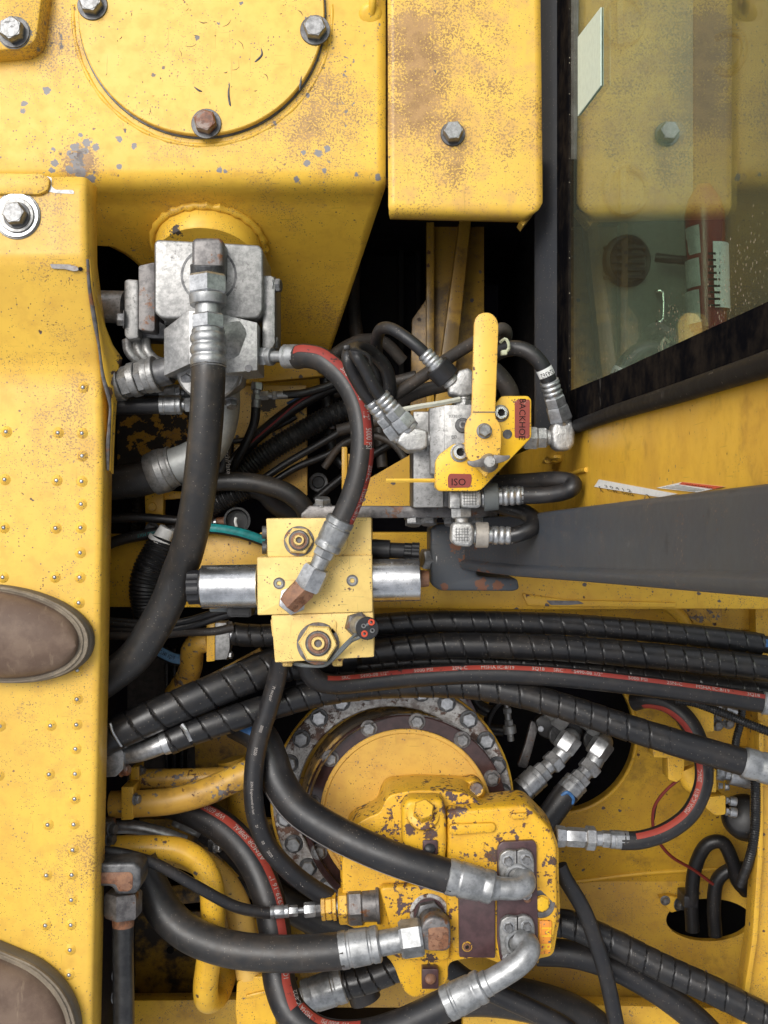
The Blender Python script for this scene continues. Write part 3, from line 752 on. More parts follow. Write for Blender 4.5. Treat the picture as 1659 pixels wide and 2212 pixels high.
# labels on the yellow body
def body_label(nm, y0, y1, z0, z1, mat, par, x=XC + 3): return slab([(y0, z0), (y1, z0), (y1, z1), (y0, z1)], x, x + 1.5).build(nm, mat, par)
lb = slab([(58, 422), (23.5, 950), (20.5, 857), (46, 377)], XC + 2.5, XC + 4).build('part_number_label', M['paper'], cab)
mb = MB()
def body_text(body, y, z, size, x=XC + 2, sx=1.0):
    vs, fs, wd_ = text_geo(body); mb.add([Cw(y + (py) * size, z + px * size * sx, x) for px, py in vs], fs)
def slant(body, y0, z0, size, sx):
    vs, fs, wd_ = text_geo(body)
    mb.add([Cw(y0 - px * size * sx * .060 + py * size, z0 + px * size * sx + py * size * -3, XC + 2) for px, py in vs], fs)
slant('3 0 4 1 2', 43, 480, 6.5, 9); slant('C3L-500', 36, 500, 6.5, 9); slant('[', 38, 440, 12, 5); slant(']', 18, 800, 12, 5)
o = mb.build('label_lettering', M['dprint'], cab); o['kind'] = 'stuff'
slab([(34, 838), (38.5, 977), (28.5, 1150), (24, 1041)], XC + 2.4, XC + 4).build('warning_label', M['paper'], cab)
slab([(36, 960), (38.5, 977), (28.5, 1150), (26.5, 1115)], XC + 1.9, XC + 2.4).build('warning_band', M['warnred'], cab)
mb = MB(); vs, fs, wd_ = text_geo('WARNING'); mb.add([Cw(34.5 - px * 1.5 + py * 2.2, 995 + px * 24 + py * -3, XC + 1.4) for px, py in vs], fs); o = mb.build('warning_lettering', M['dprint'], cab); o['kind'] = 'stuff'
mb = MB()
for i in range(4):
    t_ = .2 + i * .2; a_ = (34 + 2 * t_, 838 + 110 * t_); b_ = (24.5 + 1.6 * t_, 1036 + 70 * t_)
    mb.add([Cw(a_[0] - .5, a_[1] + 14, XC + 1.9), Cw(a_[0], a_[1] + 14, XC + 1.9), Cw(b_[0] + .7, b_[1] - 14, XC + 1.9), Cw(b_[0] + .2, b_[1] - 14, XC + 1.9)], [[0, 1, 2, 3]])
o = mb.build('warning_text_lines', M['greyp'], cab); o['kind'] = 'stuff'

# ---- inside the cab
ci = thing('cab_console', 'grey moulded console with a round air vent behind the window', 'console', (1360, 600, -60))
prism([(1205, -100), (1500, -100), (1500, 860), (1205, 900)], -110, -300).build('console_top', M['cabgrey'], ci, bevel=10)
prism([(1500, -400), (2600, -400), (2600, 1100), (1500, 1100)], -330, -360).build('cab_floor', M['cabdark'], ci)
def vent(x, y, nm, m):
    p = (x, y, -108)
    annulus(p, (.35, -.1, 1), 58, 46, 22, 40, 6).build(nm + '_bezel', m, ci)
    disc((x, y, -110), (.35, -.1, 1), 48, 3, 32).build(nm + '_bowl', M['cabdark'] if m is M['blackp'] else m, ci)
    for k in (range(-2, 3) if m is M['blackp'] else ()):
        prism([(x - 44, y + k * 16 - 3), (x + 44, y + k * 16 - 3), (x + 44, y + k * 16 + 3), (x - 44, y + k * 16 + 3)], -88, -106).build(nm + '_slat', m, ci)
    prism([(x - 6, y - 50), (x + 6, y - 50), (x + 6, y + 50), (x - 6, y + 50)], -84, -108).build(nm + '_bar', m, ci)
vent(1350, 565, 'vent', M['blackp']); vent(1347, 412, 'blank', M['cabgrey']); vent(1340, 45, 'upper_blank', M['cabgrey'])
Path([(1548, 82, -60), (1570, 72, -40), (1600, 76, -30), (1608, 105, -30), (1596, 140, -40), (1570, 160, -60), (1550, 150, -80)], 9).tube(14).build('coat_hook', M['blackp'], ci)
hp = Path([(1418, 628, -112), (1419, 630, -70), (1432, 632, -66), (1432, 690, -66), (1419, 694, -70), (1418, 696, -112)], 4); hp.tube(12).build('grab_handle', M['cabwhite'], ci)
ex = thing('fire_extinguisher', 'red fire extinguisher with white label plates seen through the window', 'fire extinguisher', (1530, 730, -60))
lathe((1530, 720, -40), (1520, 400, -40), [(0, 30), (.03, 40), (.8, 44), (.9, 36), (1, 16)], 36).build('cylinder', M['extred'], ex)
for (y0, y1, off) in ((492, 552, -38), (562, 622, -38), (630, 700, -38)):
    o = lathe((1530, y1, -37), (1526, y0, -37), [(0, 46), (1, 46)], 40, cap=(False, False))
    o.v, o.f = o.v, [f for f in o.f if all((o.v[i].x / S) < (0 - CX + 1508) * F(-37) for i in f)]
    o.build('reflective_label', M['silverlabel'], ex)
o = lathe((1531, 672, -36), (1526, 532, -36), [(0, 45.5), (1, 47)], 40, cap=(False, False))
o.f = [f for f in o.f if all((o.v[i].x / S) > (1524 - CX) * F(-36) for i in f)]
o.build('instruction_label', M['paper'], ex)
mb = MB()
for i in range(9):
    y = 545 + i * 14
    mb.add([W((1530, y, 14)), W((1556, y, 8)), W((1556, y + 5, 8)), W((1530, y + 5, 14))], [[0, 1, 2, 3]])
mb.build('label_print', M['dprint'], ex)
hz = thing('cab_hose', 'black corrugated hose inside the cab next to the extinguisher', 'hose', (1460, 560, -60))
Path([(1416, 556, -70), (1450, 560, -60), (1490, 563, -60)], 10).tube(14, lambda s_, a_: 1 - .1 * (math.sin(s_ / S * 1.2) > .3)).build('corrugated_tube', M['conduit'], hz)

# ================= walkway deck =================
dk = thing('walkway_deck', 'yellow walkway deck with raised tread dimples under the boots', 'walkway', (110, 1400, 0))
def deck_edge(y):
    pts = [(375, 186), (419, 186), (555, 188), (620, 196), (700, 208), (810, 219), (1000, 222), (1300, 217), (1700, 209), (2212, 198), (2500, 192)]
    for (a_, xa), (b_, xb) in zip(pts, pts[1:]):
        if a_ <= y <= b_: return xa + (xb - xa) * (y - a_) / (b_ - a_)
    return 192
def deck_z(y):
    if y < 552: return 112
    if y < 575: return 112 - 6 * ((y - 552) / 23)
    if y < 785: return 106 - 100 * (y - 575) / 210
    if y < 812: return 6 - 6 * (y - 785) / 27
    return 0
ys = [382, 420, 470, 520, 545, 552, 560, 568, 576, 590, 620, 650, 690, 730, 770, 785, 793, 802, 812, 840] + list(range(880, 2520, 40))
vs = []; fs = []
cs = [(-1, 0), (-260, 0), (-200, 0), (-120, 0), (-60, 0), (-16, 0), (-10, -.8), (-5, -3), (-1.5, -6.5), (0, -12), (1, -30), (2, -75)]
for y in ys:
    z = deck_z(y); e = deck_edge(y)
    for i, (dx, dz) in enumerate(cs):
        if i == 0:
            q = W((-60, y, z)); vs.append(q - V((.2, 0, 0)))
        else:
            q = W((e, y, z)); vs.append(V((q.x + dx * S, q.y, (z + dz) * S)))
k = len(cs)
for j in range(len(ys) - 1):
    for i in range(k - 1): fs.append([j * k + i, j * k + i + 1, (j + 1) * k + i + 1, (j + 1) * k + i])
o = MB().add(vs, fs).build('deck_sheet', M['deck'], dk, smooth=70); solid(o, 6)
me_d = mesh_from('tread_dimple', *lathe_w(Z0 - ZX * S, ZX * 5 * S, [(0, 14 * S), (.22, 12 * S), (.65, 8.5 * S), (.95, 5.5 * S), (.5, 3 * S)], 20, 0, (False, True)), M['deck'], 0, 50)
me_t = mesh_from('worn_tip', *lathe_w(ZX * 2 * S, ZX * 6.5 * S, [(0, 4.6 * S), (.7, 4.0 * S), (1, 2.2 * S)], 12), M['zinc'], 0, 60)
D1 = [(180, 837), (178, 936), (178, 985), (177, 1040), (176, 1089), (175, 1140), (174, 1194), (173, 1247), (171, 1302), (168, 1447), (167, 1510), (166, 1565), (164, 1617), (163, 1671), (162, 1725), (160, 1780), (158, 1835), (156, 1889), (155, 1943), (154, 1997), (152, 2051), (150, 2105), (149, 2158)]
D2 = [(126, 935), (123, 1038), (121, 1141), (119, 1247), (110, 1567), (107, 1672), (104, 1781), (101, 1890), (99, 1998), (96, 2106)]
D3 = [(14, 933), (11, 1036), (9, 1140), (7, 1247), (1, 1568), (-2, 1675)]
for (x, y) in D1 + D2 + D3:
    for nm, me in (('tread_dimple', me_d), ('worn_tip', me_t)):
        o = bpy.data.objects.new(nm, me)
        link(o, dk if nm == 'tread_dimple' else last, W((x, y, 0))); last = o
# upper end: bolt with stack of washers
disc((37, 466, 112), (0, 0, 1), 49, 3, 48, 1).build('bare_patch', M['galv'], dk)
annulus((37, 466, 114), (0, 0, 1), 46, 20, 6, 48).build('wide_washer', M['zinc'], dk)
annulus((37, 466, 119), (0, 0, 1), 36, 12, 6, 48).build('middle_washer', M['galv'], dk)
bolt(dk, (37, 466, 124), 24, mat=M['bolt'], h=22, wash=1.15, wmat=M['dsteel'])
# bright bare corner by the bracket
for nm, poly, z in (('bare_corner', [(100, 380), (112, 384), (111, 402), (120, 410), (158, 410), (161, 419), (120, 417), (96, 412), (84, 404), (90, 384)], 113),):
    prism(rnd(poly, 4), z, z - 2).build(nm, M['galv'], dk)
prism(rnd([(-80, 372), (92, 374), (108, 386), (104, 410), (84, 420), (-80, 418)], 8), 122, 106).build('end_lug', M['deck'], dk, bevel=4)
disc((174, 581, 105), (0, -.4, 1), 4.5, 1.5, 16, .3).build('drain_hole', M['grease_shade'], dk)
prism(rnd([(107, 570), (150, 571), (168, 576), (170, 584), (160, 586), (140, 581), (112, 580)], 4), 108, 103).build('bare_patch', M['rsteel'], dk)
# torn flange hanging from the deck edge
vs = []; fs = []
L_ = [(189, 560, 108), (193, 620, 82), (204, 690, 52), (214, 750, 28), (222, 810, 10), (233, 850, 0), (238, 880, -6), (236, 920, -14), (233, 970, -22), (233, 1016, -26)]
R_ = [(191, 560, 100), (207, 640, 40), (222, 700, 0), (240, 745, -30), (261, 775, -44), (256, 806, -48), (250, 850, -50), (246, 900, -50), (244, 970, -52), (243, 1024, -54)]
for a_, b_ in zip(L_, R_):
    for k_ in range(5):
        t_ = k_ / 4; vs.append(W((a_[0] + (b_[0] - a_[0]) * t_, a_[1] + (b_[1] - a_[1]) * t_, a_[2] + (b_[2] - a_[2]) * t_ - 8 * math.sin(t_ * 3.1))))
for j in range(len(L_) - 1):
    for i in range(4): fs.append([j * 5 + i, j * 5 + i + 1, j * 5 + 6 + i, j * 5 + 5 + i])
o = MB().add(vs, fs).build('torn_flange', paint('torn_flange_enamel', YEL, .25, .1, .5, spots=[((250, 825, -46), 30, (.09, .05, .035)), ((228, 850, 0), 18, (.10, .05, .03)), ((258, 780, -44), 14, (.09, .05, .03))]), dk, smooth=60, label='torn yellow flange with rusted edge'); solid(o, 5)
Path([(p[0], p[1], p[2] + 1, 3 + (i % 3)) for i, p in enumerate(L_)], 4).tube(8).build('rusted_edge', M['rsteel'], dk)

# ---- boots
def boot(name, cx, cy, lx, wy, ang, label, tip=1.0):
    """toe of a boot: pointing along ang; cx, cy where the toe ends"""
    t = thing(name, label, 'boot', (cx, cy, 0), 'work boots of the photographer')
    f = 1
    o_ = W((cx, cy, 0)); ux = V((math.cos(R(ang)), -math.sin(R(ang)), 0)); uy = V((-ux.y, ux.x, 0))
    prof = []
    for i in range(15):               # outline of the sole from toe backwards (x back, half width)
        q = i / 14 * math.pi / 2; prof.append((lx * (1 - math.cos(q)), wy * math.sin(q) ** .92))
    prof += [(lx * 1.5, wy * .97), (lx * 2.1, wy * .86), (lx * 2.6, wy * .82), (lx * 3.0, wy * .80), (lx * 3.25, wy * .66), (lx * 3.36, wy * .35)]
    out = [(x, y) for x, y in prof] + [(x, -y) for x, y in prof[::-1] if abs(y) > 1e-6]
    def ring(sc, z, dx=0): return [o_ + ux * (-(p[0] + dx) * S * 1 - (1 - sc) * 6 * S * 0) + uy * (p[1] * sc * S) + V((0, 0, z * S)) for p in out]
    def lift(levels, nm, m):
        vs = []; fs = []; n = len(out)
        for (sc, z, dx) in levels: 
            c_ = V((lx * 1.7, 0))
            vs += [o_ + ux * (-((p[0] - c_.x) * sc + c_.x + dx) * S) + uy * (p[1] * sc * S) + V((0, 0, z * S)) for p in out]
        for j in range(len(levels) - 1):
            for i in range(n): fs.append([j * n + i, j * n + (i + 1) % n, (j + 1) * n + (i + 1) % n, (j + 1) * n + i])
        fs += [list(range(n))[::-1], [(len(levels) - 1) * n + i for i in range(n)]]
        return MB().add(vs, fs).build(nm, m, t, smooth=50)
    lift([(.97, 1, 0), (.99, 3, 0), (1.0, 8, 0), (1.0, 34, 0), (.985, 40, 0)], 'sole', M['sole'])
    lift([(.985, 39, 0), (.99, 42, 0), (.985, 47, 0), (.95, 50, 0), (.93, 48, 0)], 'welt', M['welt'])
    # vamp: cross sections along the foot
    vs = []; fs = []; n = 22; m_ = 26
    for j in range(m_):
        u = j / (m_ - 1); x = lx * 3.3 * u ** 2
        # half width from the outline
        hw = 0
        for (a_, b_) in zip(prof, prof[1:]):
            if a_[0] <= x <= b_[0]: hw = a_[1] + (b_[1] - a_[1]) * (x - a_[0]) / max(1e-6, b_[0] - a_[0])
        hw = max(3, hw * .90); xo = x; x = lx * 1.7 + (x - lx * 1.7) * .93
        hgt = 60 * min(1, (x / lx / .9)) ** .5 + max(0, (x / lx - .9)) * 52
        for i in range(n + 1):
            q = math.pi * i / n
            vs.append(o_ + ux * (-x * S) + uy * (math.cos(q) * hw * (1 - .12 * math.sin(q)) * S) + V((0, 0, (46 + hgt * math.sin(q) ** .8) * S)))
    for j in range(m_ - 1):
        for i in range(n): fs.append([j * (n + 1) + i, j * (n + 1) + i + 1, (j + 1) * (n + 1) + i + 1, (j + 1) * (n + 1) + i])
    fs.append(list(range(n + 1))); 
    MB().add(vs, fs).build('vamp', M['leather'], t, smooth=70)
    st = Path([(0, 0, 0), (1, 1, 0)], 1); st.p = []; st.r = []
    for (x, y) in [(p[0], p[1]) for p in prof[:17]][::-1] + [(p[0], -p[1]) for p in prof[:17]]:
        st.p.append(o_ + ux * (-((x - lx * 1.7) * .955 + lx * 1.7) * S) + uy * (y * .955 * S) + V((0, 0, 51 * S))); st.r.append(2.4 * S)
    st.finish(); st.tube(8, lambda s_, a_: .75 + .35 * (math.sin(s_ / S * .55) > -.5)).build('welt_stitching', M['welt'], t)
    a_ = o_ + ux * (-lx * 2.75 * S) + V((0, 0, 120 * S))
    MB().add(*lathe_w(a_, a_ + V((-.02, 0, .16)), [(0, wy * .8 * S), (.5, wy * .78 * S), (1, wy * .86 * S), (1, wy * .8 * S), (.6, wy * .7 * S)], 32)).build('shaft', M['leather'], t, smooth=60)
boot('boot', 207, 1390, 205, 103, 7, 'brown leather boot toe resting beside the middle of the deck dimples')
boot('boot', 163, 2285, 180, 165, 26, 'brown leather boot toe cut off by the lowest corner of the deck')
# ================= swivel valve on the boss =================
sv = thing('swivel_valve', 'galvanised square valve block bolted onto the yellow boss collar', 'hydraulic valve', (450, 600, -60))
prism(rnd([(333, 524), (340, 517), (560, 529), (568, 540), (568, 672), (556, 688), (350, 688), (333, 676)], 9), 30, -150).build('body_block', M['galv'], sv, bevel=5, segs=3)
annulus((451, 595, 30), (0, 0, 1), 60, 55, .8, 48, .3).build('port_groove', M['dsteel'], sv)
disc((451, 595, 29), (0, 0, 1), 40, 2, 40, .5).build('port_seat', M['dsteel'], sv)
for (x, y) in ((369, 690), (520, 690)):
    disc((x, y - 6, -40), (0, -1, .25), 24, 12, 28).build('bolt_recess', M['grease_shade'], sv)
    bolt(sv, (x, y - 2, -34), 15, (0, -1, .3), M['bolt'], 10, 1.3)
prism(rnd([(299, 574), (334, 566), (334, 712), (330, 716), (299, 712)], 5), -20, -150).build('end_block', M['rsteel'], sv, bevel=4)
prism(rnd([(268, 606), (276, 602), (299, 604), (299, 730), (276, 734), (268, 724)], 5), -30, -150).build('end_flange', M['galv'], sv, bevel=5)
lathe((272, 664, -80), (205, 662, -90), [(0, 36), (1, 36)], 32).build('stub_tube', M['galv'], sv)
bolt(sv, (268, 690, -30), 15, (-1, 0, .25), M['bolt'], 13)
prism(rnd([(568, 595), (586, 595), (594, 602), (594, 742), (586, 758), (566, 752)], 4), 0, -140).build('side_flange', M['galv'], sv, bevel=3)
bolt(sv, (593, 617, -15), 15, (1, 0, .2), M['bolt'], 12, 1.25)
bolt(sv, (588, 742, -30), 14, (1, 0, .2), M['bolt'], 12, 1.25)
prism([(300, 700), (360, 690), (360, 732), (306, 730)], -70, -160).build('lower_body', M['dsteel'], sv, bevel=4)
for k, x in enumerate((290, 312, 330)):
    Path([(x - 16, 735, -70 - k * 4), (x - 12, 758, -66), (x + 6, 778, -70), (x + 30, 786, -84)], 11).tube(14).build('cooling_rib', M['galv'], sv)
# diamond shaped adaptor block
db = thing('adaptor_block', 'bare steel adaptor block with hexagonal plug below the valve block', 'adaptor', (455, 750, 0))
prism([(407, 670), (470, 676), (556, 697), (556, 800), (488, 806), (408, 786)], 44, -90, 0).build('block_body', M['cast'], db, bevel=2)
prism([(354, 711), (409, 669), (410, 786), (354, 812)], 20, -90, 0, zf=lambda x, y: (x - 354) * .42).build('chamfered_side', M['galv'], db, bevel=1.5)
lathe((498, 735, 40), (502, 735, 54), [(0, 44), (.8, 44), (1, 38)], 6, R(10)).build('hex_plug', M['galv'], db)
disc((537, 796, 43), (0, 0, 1), 8, 2.5, 20, .5).build('drilled_hole', M['dsteel'], db)
disc((457, 800, -60), (0, 0, 1), 72, 44, 48, 4).build('round_flange', M['galv'], db)
prism(rnd([(396, 800), (526, 800), (522, 828), (498, 846), (430, 846), (400, 830)], 6), -30, -100).build('flange_ear', M['galv'], db, bevel=4)
bolt(db, (404, 818, -26), 13, (0, -.3, 1), M['bolt'], 10)
bolt(db, (500, 868, -60), 13, (.1, -.9, .5), M['bolt'], 12)
# fittings to the left of the adaptor block
lf = thing('ribbed_coupling', 'corroded ribbed coupling running from the adaptor block under the torn flange', 'coupling', (310, 805, -40))
fitting(lf, (368, 800, -40), (245, 832, -60), [('sleeve', 3, 30, 30, 'c', M['dsteel']), ('collar', 1.2, 40, 40, 'c'), ('collar', 1.5, 37, 38, 'c'), ('hex_nut', 1.6, 36, 36, 'h'), ('sleeve', 1.6, 38, 38, 'c'), ('hex_nut', 2.2, 35, 35, 'h'), ('collar', 2, 38, 36, 'c')], M['galv'])
for (y, z, lab) in ((851, -150, 'upper'), (875, -120, 'lower')):
    h_ = thing('hose', 'dim black hose with crimped ferrule under the ribbed coupling, ' + ('nearest the coupling' if lab == 'upper' else 'lower of the pair'), 'hose', (330, y, z), 'hoses below the ribbed coupling')
    Path([(240, y + 2, z), (300, y + 1, z), (350, y, z)], 15 if lab == 'upper' else 19).tube(18).build('tube', M['rub'], h_)
    fitting(h_, (345, y, z), (440, y - 1, z), [('ferrule', 4, 16 if lab == 'upper' else 21, 21, 'f'), ('neck', .7, 12, 12, 'c'), ('nut', 1.4, 17, 17, 'h'), ('stem', 2, 12, 12, 'c')], M['fzinc'])

# ================= yellow solenoid block =================
bl = thing('solenoid_valve_block', 'cream yellow valve block of three stacked slabs with plugs', 'valve block', (690, 1270, -100))
prism(rnd([(575, 1120), (802, 1118), (803, 1201), (578, 1203)], 3), 34, -170).build('upper_slab', M['cream'], bl, bevel=2.5)
prism(rnd([(555, 1204), (804, 1199), (805, 1322), (556, 1329)], 3), 40, -170).build('middle_slab', M['cream'], bl, bevel=2.5)
prism(rnd([(586, 1329), (806, 1322), (808, 1419), (594, 1431)], 3), 36, -170).build('lower_slab', M['cream'], bl, bevel=2.5)
for (y) in (1150, 1183):
    disc((576, y, 0), (-1, 0, .1), 14, 10, 24).build('side_plug', M['dsteel'], bl)
prism([(584, 1338), (596, 1338), (598, 1375), (588, 1376)], 10, -40).build('side_bracket', M['cream'], bl, bevel=2)
# hexagonal cartridges
def cart(x, y, z, rh, ri, rs, hh, body=None):
    disc((x, y, z - 1), (0, 0, 1), rh * 1.08, 3, 40, .8).build('cartridge_seat', M['rsteel'], bl)
    o = put('hex_cartridge', ('cart', rh), lambda: lathe_w(Z0, ZX * hh * S, [(0, rh * S), (.85, rh * S), (1, rh * .92 * S)], 6), M['cream'], (x, y, z), (0.06, 0.12, 1), bl, .4)
    put('lock_nut', ('ln', ri), lambda: lathe_w(Z0, ZX * (hh + 7) * S, [(0, ri * S), (.9, ri * S), (1, ri * .88 * S)], 24), M['rsteel'], (x, y, z), (0.06, 0.12, 1), bl)
    o = put('adjuster', ('adj', rs), lambda: geo_socket(rs, hh + 14), M['cream'], (x, y, z), (0.06, 0.12, 1), bl); recess(o, (x, y, z), (0.06, 0.12, 1), rs, hh + 14); annulus((x, y, z + hh), (.06, .12, 1), ri * .8, rs, 8, 32, 1).build('rust_collar', M['rust'], bl)
cart(646, 1169, 34, 30, 22, 12, 14)
cart(687, 1390, 36, 42, 27, 15, 32)
for (x, y) in ((603, 1260), (761, 1254)):
    annulus((x, y, 40), (0, 0, 1), 12.5, 10, 1.4, 28, .4).build('screw_recess', M['rsteel'], bl)
    socket(bl, (x, y, 37), 10, mat=M['galv'], h=5)
prism(circ(738, 1172, 14, 24, 20), 38, 30).build('oval_boss', M['cream'], bl, bevel=2)
socket(bl, (735, 1172, 37), 7, mat=M['dsteel'], h=3)
prism(rnd([(714, 1341), (722, 1338), (728, 1345), (726, 1368), (716, 1370), (711, 1364)], 5), 38, 33).build('raised_pad', M['cream'], bl, bevel=1)
flat_text(bl, 'stamped_number', '32', (720, 1354, 38.6), 14, -90, M['cream'])
flat_text(bl, 'stamped_serial', '18211', (705, 1285, 40.5), 11, 0, M['cream'])
# elbow with rusty hexagon
lathe((632, 1296, 36), (634, 1296, 46), [(0, 32), (.8, 32), (1, 28)], 6, R(20)).build('elbow_base', M['zinc'], bl)
fitting(bl, (622, 1306, 66), (662, 1266, 74), [('elbow_hex', 1, 27, 29, 'h')], M['rust'])
# bottom plugs
bolt(bl, (729, 1424, 0), 12, (0, -1, .25), M['cream'], 12, 1.1); bolt(bl, (621, 1430, 0), 12, (0, -1, .25), M['cream'], 7, 1.2)
# cable gland and connector
lathe((770, 1349, 36), (776, 1349, 62), [(0, 27), (.85, 27), (1, 22)], 6, R(15)).build('sensor_hex', M['rsteel'], bl)
fitting(bl, (773, 1350, 60), (786, 1354, 96), [('sensor_neck', 1, 20, 20, 'c')], M['galv'])
disc((792, 1357, 94), (.15, .08, 1), 24, 12, 40, 1.5).build('sensor_cap', M['blackp'], bl)
for (x, y) in ((803, 1344), (788, 1369)):
    annulus((x - 1, y, 105), (.15, .08, 1), 7, 3, 4, 24, .8).build('red_seal', M['redrub'], bl)
for (x, y) in ((786, 1352), (805, 1362)):
    socket(bl, (x - 1, y, 104), 5, (.15, .08, 1), M['bolt'], 4, 'cap_screw')
# solenoids
def sol(nm, A, B, r, lab, segs):
    t_ = thing('solenoid', lab, 'solenoid', A, 'solenoids on the yellow valve block')
    fitting(t_, A, B, segs, M['bright']); return t_
s1 = sol('a', (558, 1266, -20), (438, 1268, -20), 45, 'bright cylindrical solenoid with ribbed black knob', [('can', 1, 47, 47, 'c')])
fitting(s1, (440, 1268, -20), (407, 1269, -20), [('flange', 1, 41, 41, 'c', M['blackp']), ('knob', 3.6, 37, 37, 'k', M['blackp'])], M['blackp'])
prism(rnd([(489, 1306), (543, 1304), (544, 1330), (538, 1334), (494, 1333), (489, 1326)], 4), -40, -110).build('plug_connector', M['blackp'], s1, bevel=3)
prism([(452, 1302), (492, 1300), (492, 1322), (452, 1322)], -55, -100).build('plug_shell', M['greyp'], s1, bevel=3)
for i in range(7): prism([(498, 1313 + i * 3), (538, 1312 + i * 3), (538, 1313.2 + i * 3), (498, 1314.2 + i * 3)], -37, -42).build('grip_rib', M['blackp'], s1)
s2 = sol('b', (800, 1254, -20), (906, 1252, -20), 45, 'bright cylindrical solenoid with small brass end beside the black bracket', [('can', 1, 46, 46, 'c')])
fitting(s2, (906, 1250, -20), (926, 1250, -20), [('end_stub', 1, 19, 17, 'c', M['rust'])], M['rust'])
fitting(s2, (800, 1186, -60), (905, 1192, -60), [('connector_body', 4, 22, 22, 'c', M['blackp']), ('connector_neck', 3, 17, 17, 'c', M['blackp']), ('knurled_ring', 1.6, 18, 18, 'k', M['conduit']), ('knurled_cap', 1.6, 20, 20, 'k', M['blackp'])], M['blackp'])
# grey wires of the sensor
for (x0, y0, x1, lab) in ((803, 1344, 0, 'upper red seal'), (788, 1369, 6, 'lower red seal')):
    o = Path([(x0, y0, 106), (x0 - 16, y0 + 10, 100), (758, 1380 + x1, 72), (736, 1402 + x1, 60), (716, 1424 + x1 * .6, 48), (700, 1436 + x1 * .3, 30), (676, 1439, 20), (648, 1437 - x1 * .4, 10), (625, 1430, -20)], 3.6).tube(10).build('sensor_wire', M['greyp'])
    tag(o, 'thin grey wire looping from the ' + lab + ' under the valve block', 'wire', 'sensor wires')
# ---- carrier bar with bolts
cb = thing('carrier_bar', 'rusty grey mounting bar behind the yellow valve block', 'bracket', (820, 1105, -60))
prism([(650, 1110), (668, 1092), (975, 1093), (1075, 1090), (1075, 1117), (650, 1121)], -40, -90).build('bar', M['rsteel'], cb, bevel=3)
for (x, y, ax) in ((697, 1092, (0, 1, .25)), (893, 1119, (0, -1, .3)), (925, 1117, (0, -1, .3)), (976, 1118, (0, -1, .3)), (1030, 1116, (0, -1, .3))):
    bolt(cb, (x, y, -60), 19, ax, M['bolt'], 14, 1.1)

# ================= lever valve =================
raise_to(255)
lv = thing('lever_valve', 'grey steel lever valve with yellow hand lever and labelled bracket', 'lever valve', (1030, 960, -40))
prism(rnd([(893, 889), (1072, 889), (1072, 1094), (893, 1096)], 4), -60, -390).build('mounting_plate', M['dsteel'], lv, bevel=3)
prism([(893, 889), (958, 889), (958, 1096), (893, 1096)], -52, -60).build('plate_face', M['galv'], lv, bevel=2)
prism([(959, 875), (1075, 872), (1075, 1000), (960, 1030)], 36, -60).build('valve_body', M['galv'], lv, bevel=2)
prism([(927, 882), (960, 876), (960, 1030), (930, 1022)], 20, -60, zf=lambda x, y: (x - 927) * .4).build('body_side', M['galv'], lv, bevel=1.5)
disc((999, 919, 36), (0, 0, 1), 16, 5, 32).build('port_plug', M['dsteel'], lv); socket(lv, (1000, 918, 38), 9, mat=M['bolt'], h=5)
flat_text(lv, 'stamped_letter', 'B', (981, 944, 36.6), 16, -90, M['dsteel'])
flat_text(lv, 'stamped_number', '0330.00', (984, 899, 36.6), 9, 0, M['dsteel'])
# bracket
BR = rnd([(1073, 868), (1084, 855), (1141, 855), (1148, 863), (1148, 945), (1069, 1027), (1040, 1058), (1027, 1061), (946, 1061), (940, 1050), (940, 997), (948, 982), (981, 958), (998, 959), (1040, 930)], 6)
br = prism(BR, 56, 44, .0).build('yellow_bracket', M['brack'], lv, bevel=2)
prism([(940, 1000), (945, 1000), (945, 1058), (940, 1050)], 44, 0).build('bracket_lip', M['brack'], lv, bevel=1)
disc((1096, 938, 56), (0, 0, 1), 10, 1, 28, .3).build('round_hole', M['dsteel'], lv)
socket(lv, (1081, 893, 56), 14, (.05, .05, 1), M['zinc'], 12); socket(lv, (993, 978, 56), 16, (.05, .05, 1), M['zinc'], 14)
annulus((1081, 893, 56), (0, 0, 1), 18, 13, 2.5, 28).build('screw_washer', M['galv'], lv); annulus((993, 978, 56), (0, 0, 1), 20, 15, 2.5, 28).build('screw_washer', M['galv'], lv)
prism(rnd([(1112, 867), (1118, 863), (1143, 863), (1145, 868), (1144, 945), (1139, 947), (1114, 946), (1112, 943)], 2), 57.2, 55.5).build('backhoe_label', M['sredlabel'], lv)
flat_text(lv, 'lettering', 'BACKHOE', (1128.5, 905, 57.8), 19, -91, M['dprint'])
prism(rnd([(971, 1023), (1018, 1024), (1019, 1038), (1015, 1053), (968, 1054), (967, 1032)], 4), 57.2, 55.5).build('mode_label', M['sredlabel'], lv)
flat_text(lv, 'lettering', 'ISO', (990, 1041, 57.8), 21, 0, M['dprint'])
# lever
LV = [(1024, 700), (1027, 688), (1034, 679), (1045, 675), (1056, 675), (1066, 680), (1073, 689), (1077, 702), (1070, 894), (1071, 904), (1078, 912), (1083, 926), (1083, 960), (1080, 984), (1074, 1003), (1062, 1016), (1055, 1022), (1052, 1029), (1046, 1029), (1041, 1022), (1033, 1016), (1018, 1002), (1008, 985), (1004, 970), (1004, 922), (1009, 906), (1018, 896), (1019, 880)]
prism(rnd(LV, 3, 2), 98, 86).build('hand_lever', M['lever'], lv, bevel=1.6)
prism([(1021, 889), (1070, 889), (1070, 891), (1021, 891)], 99.5, 97).build('lever_fold', M['dsteel'], lv)
bolt(lv, (1046, 931, 98), 13.5, (.03, .05, 1), M['bolt'], 12, 1.2)
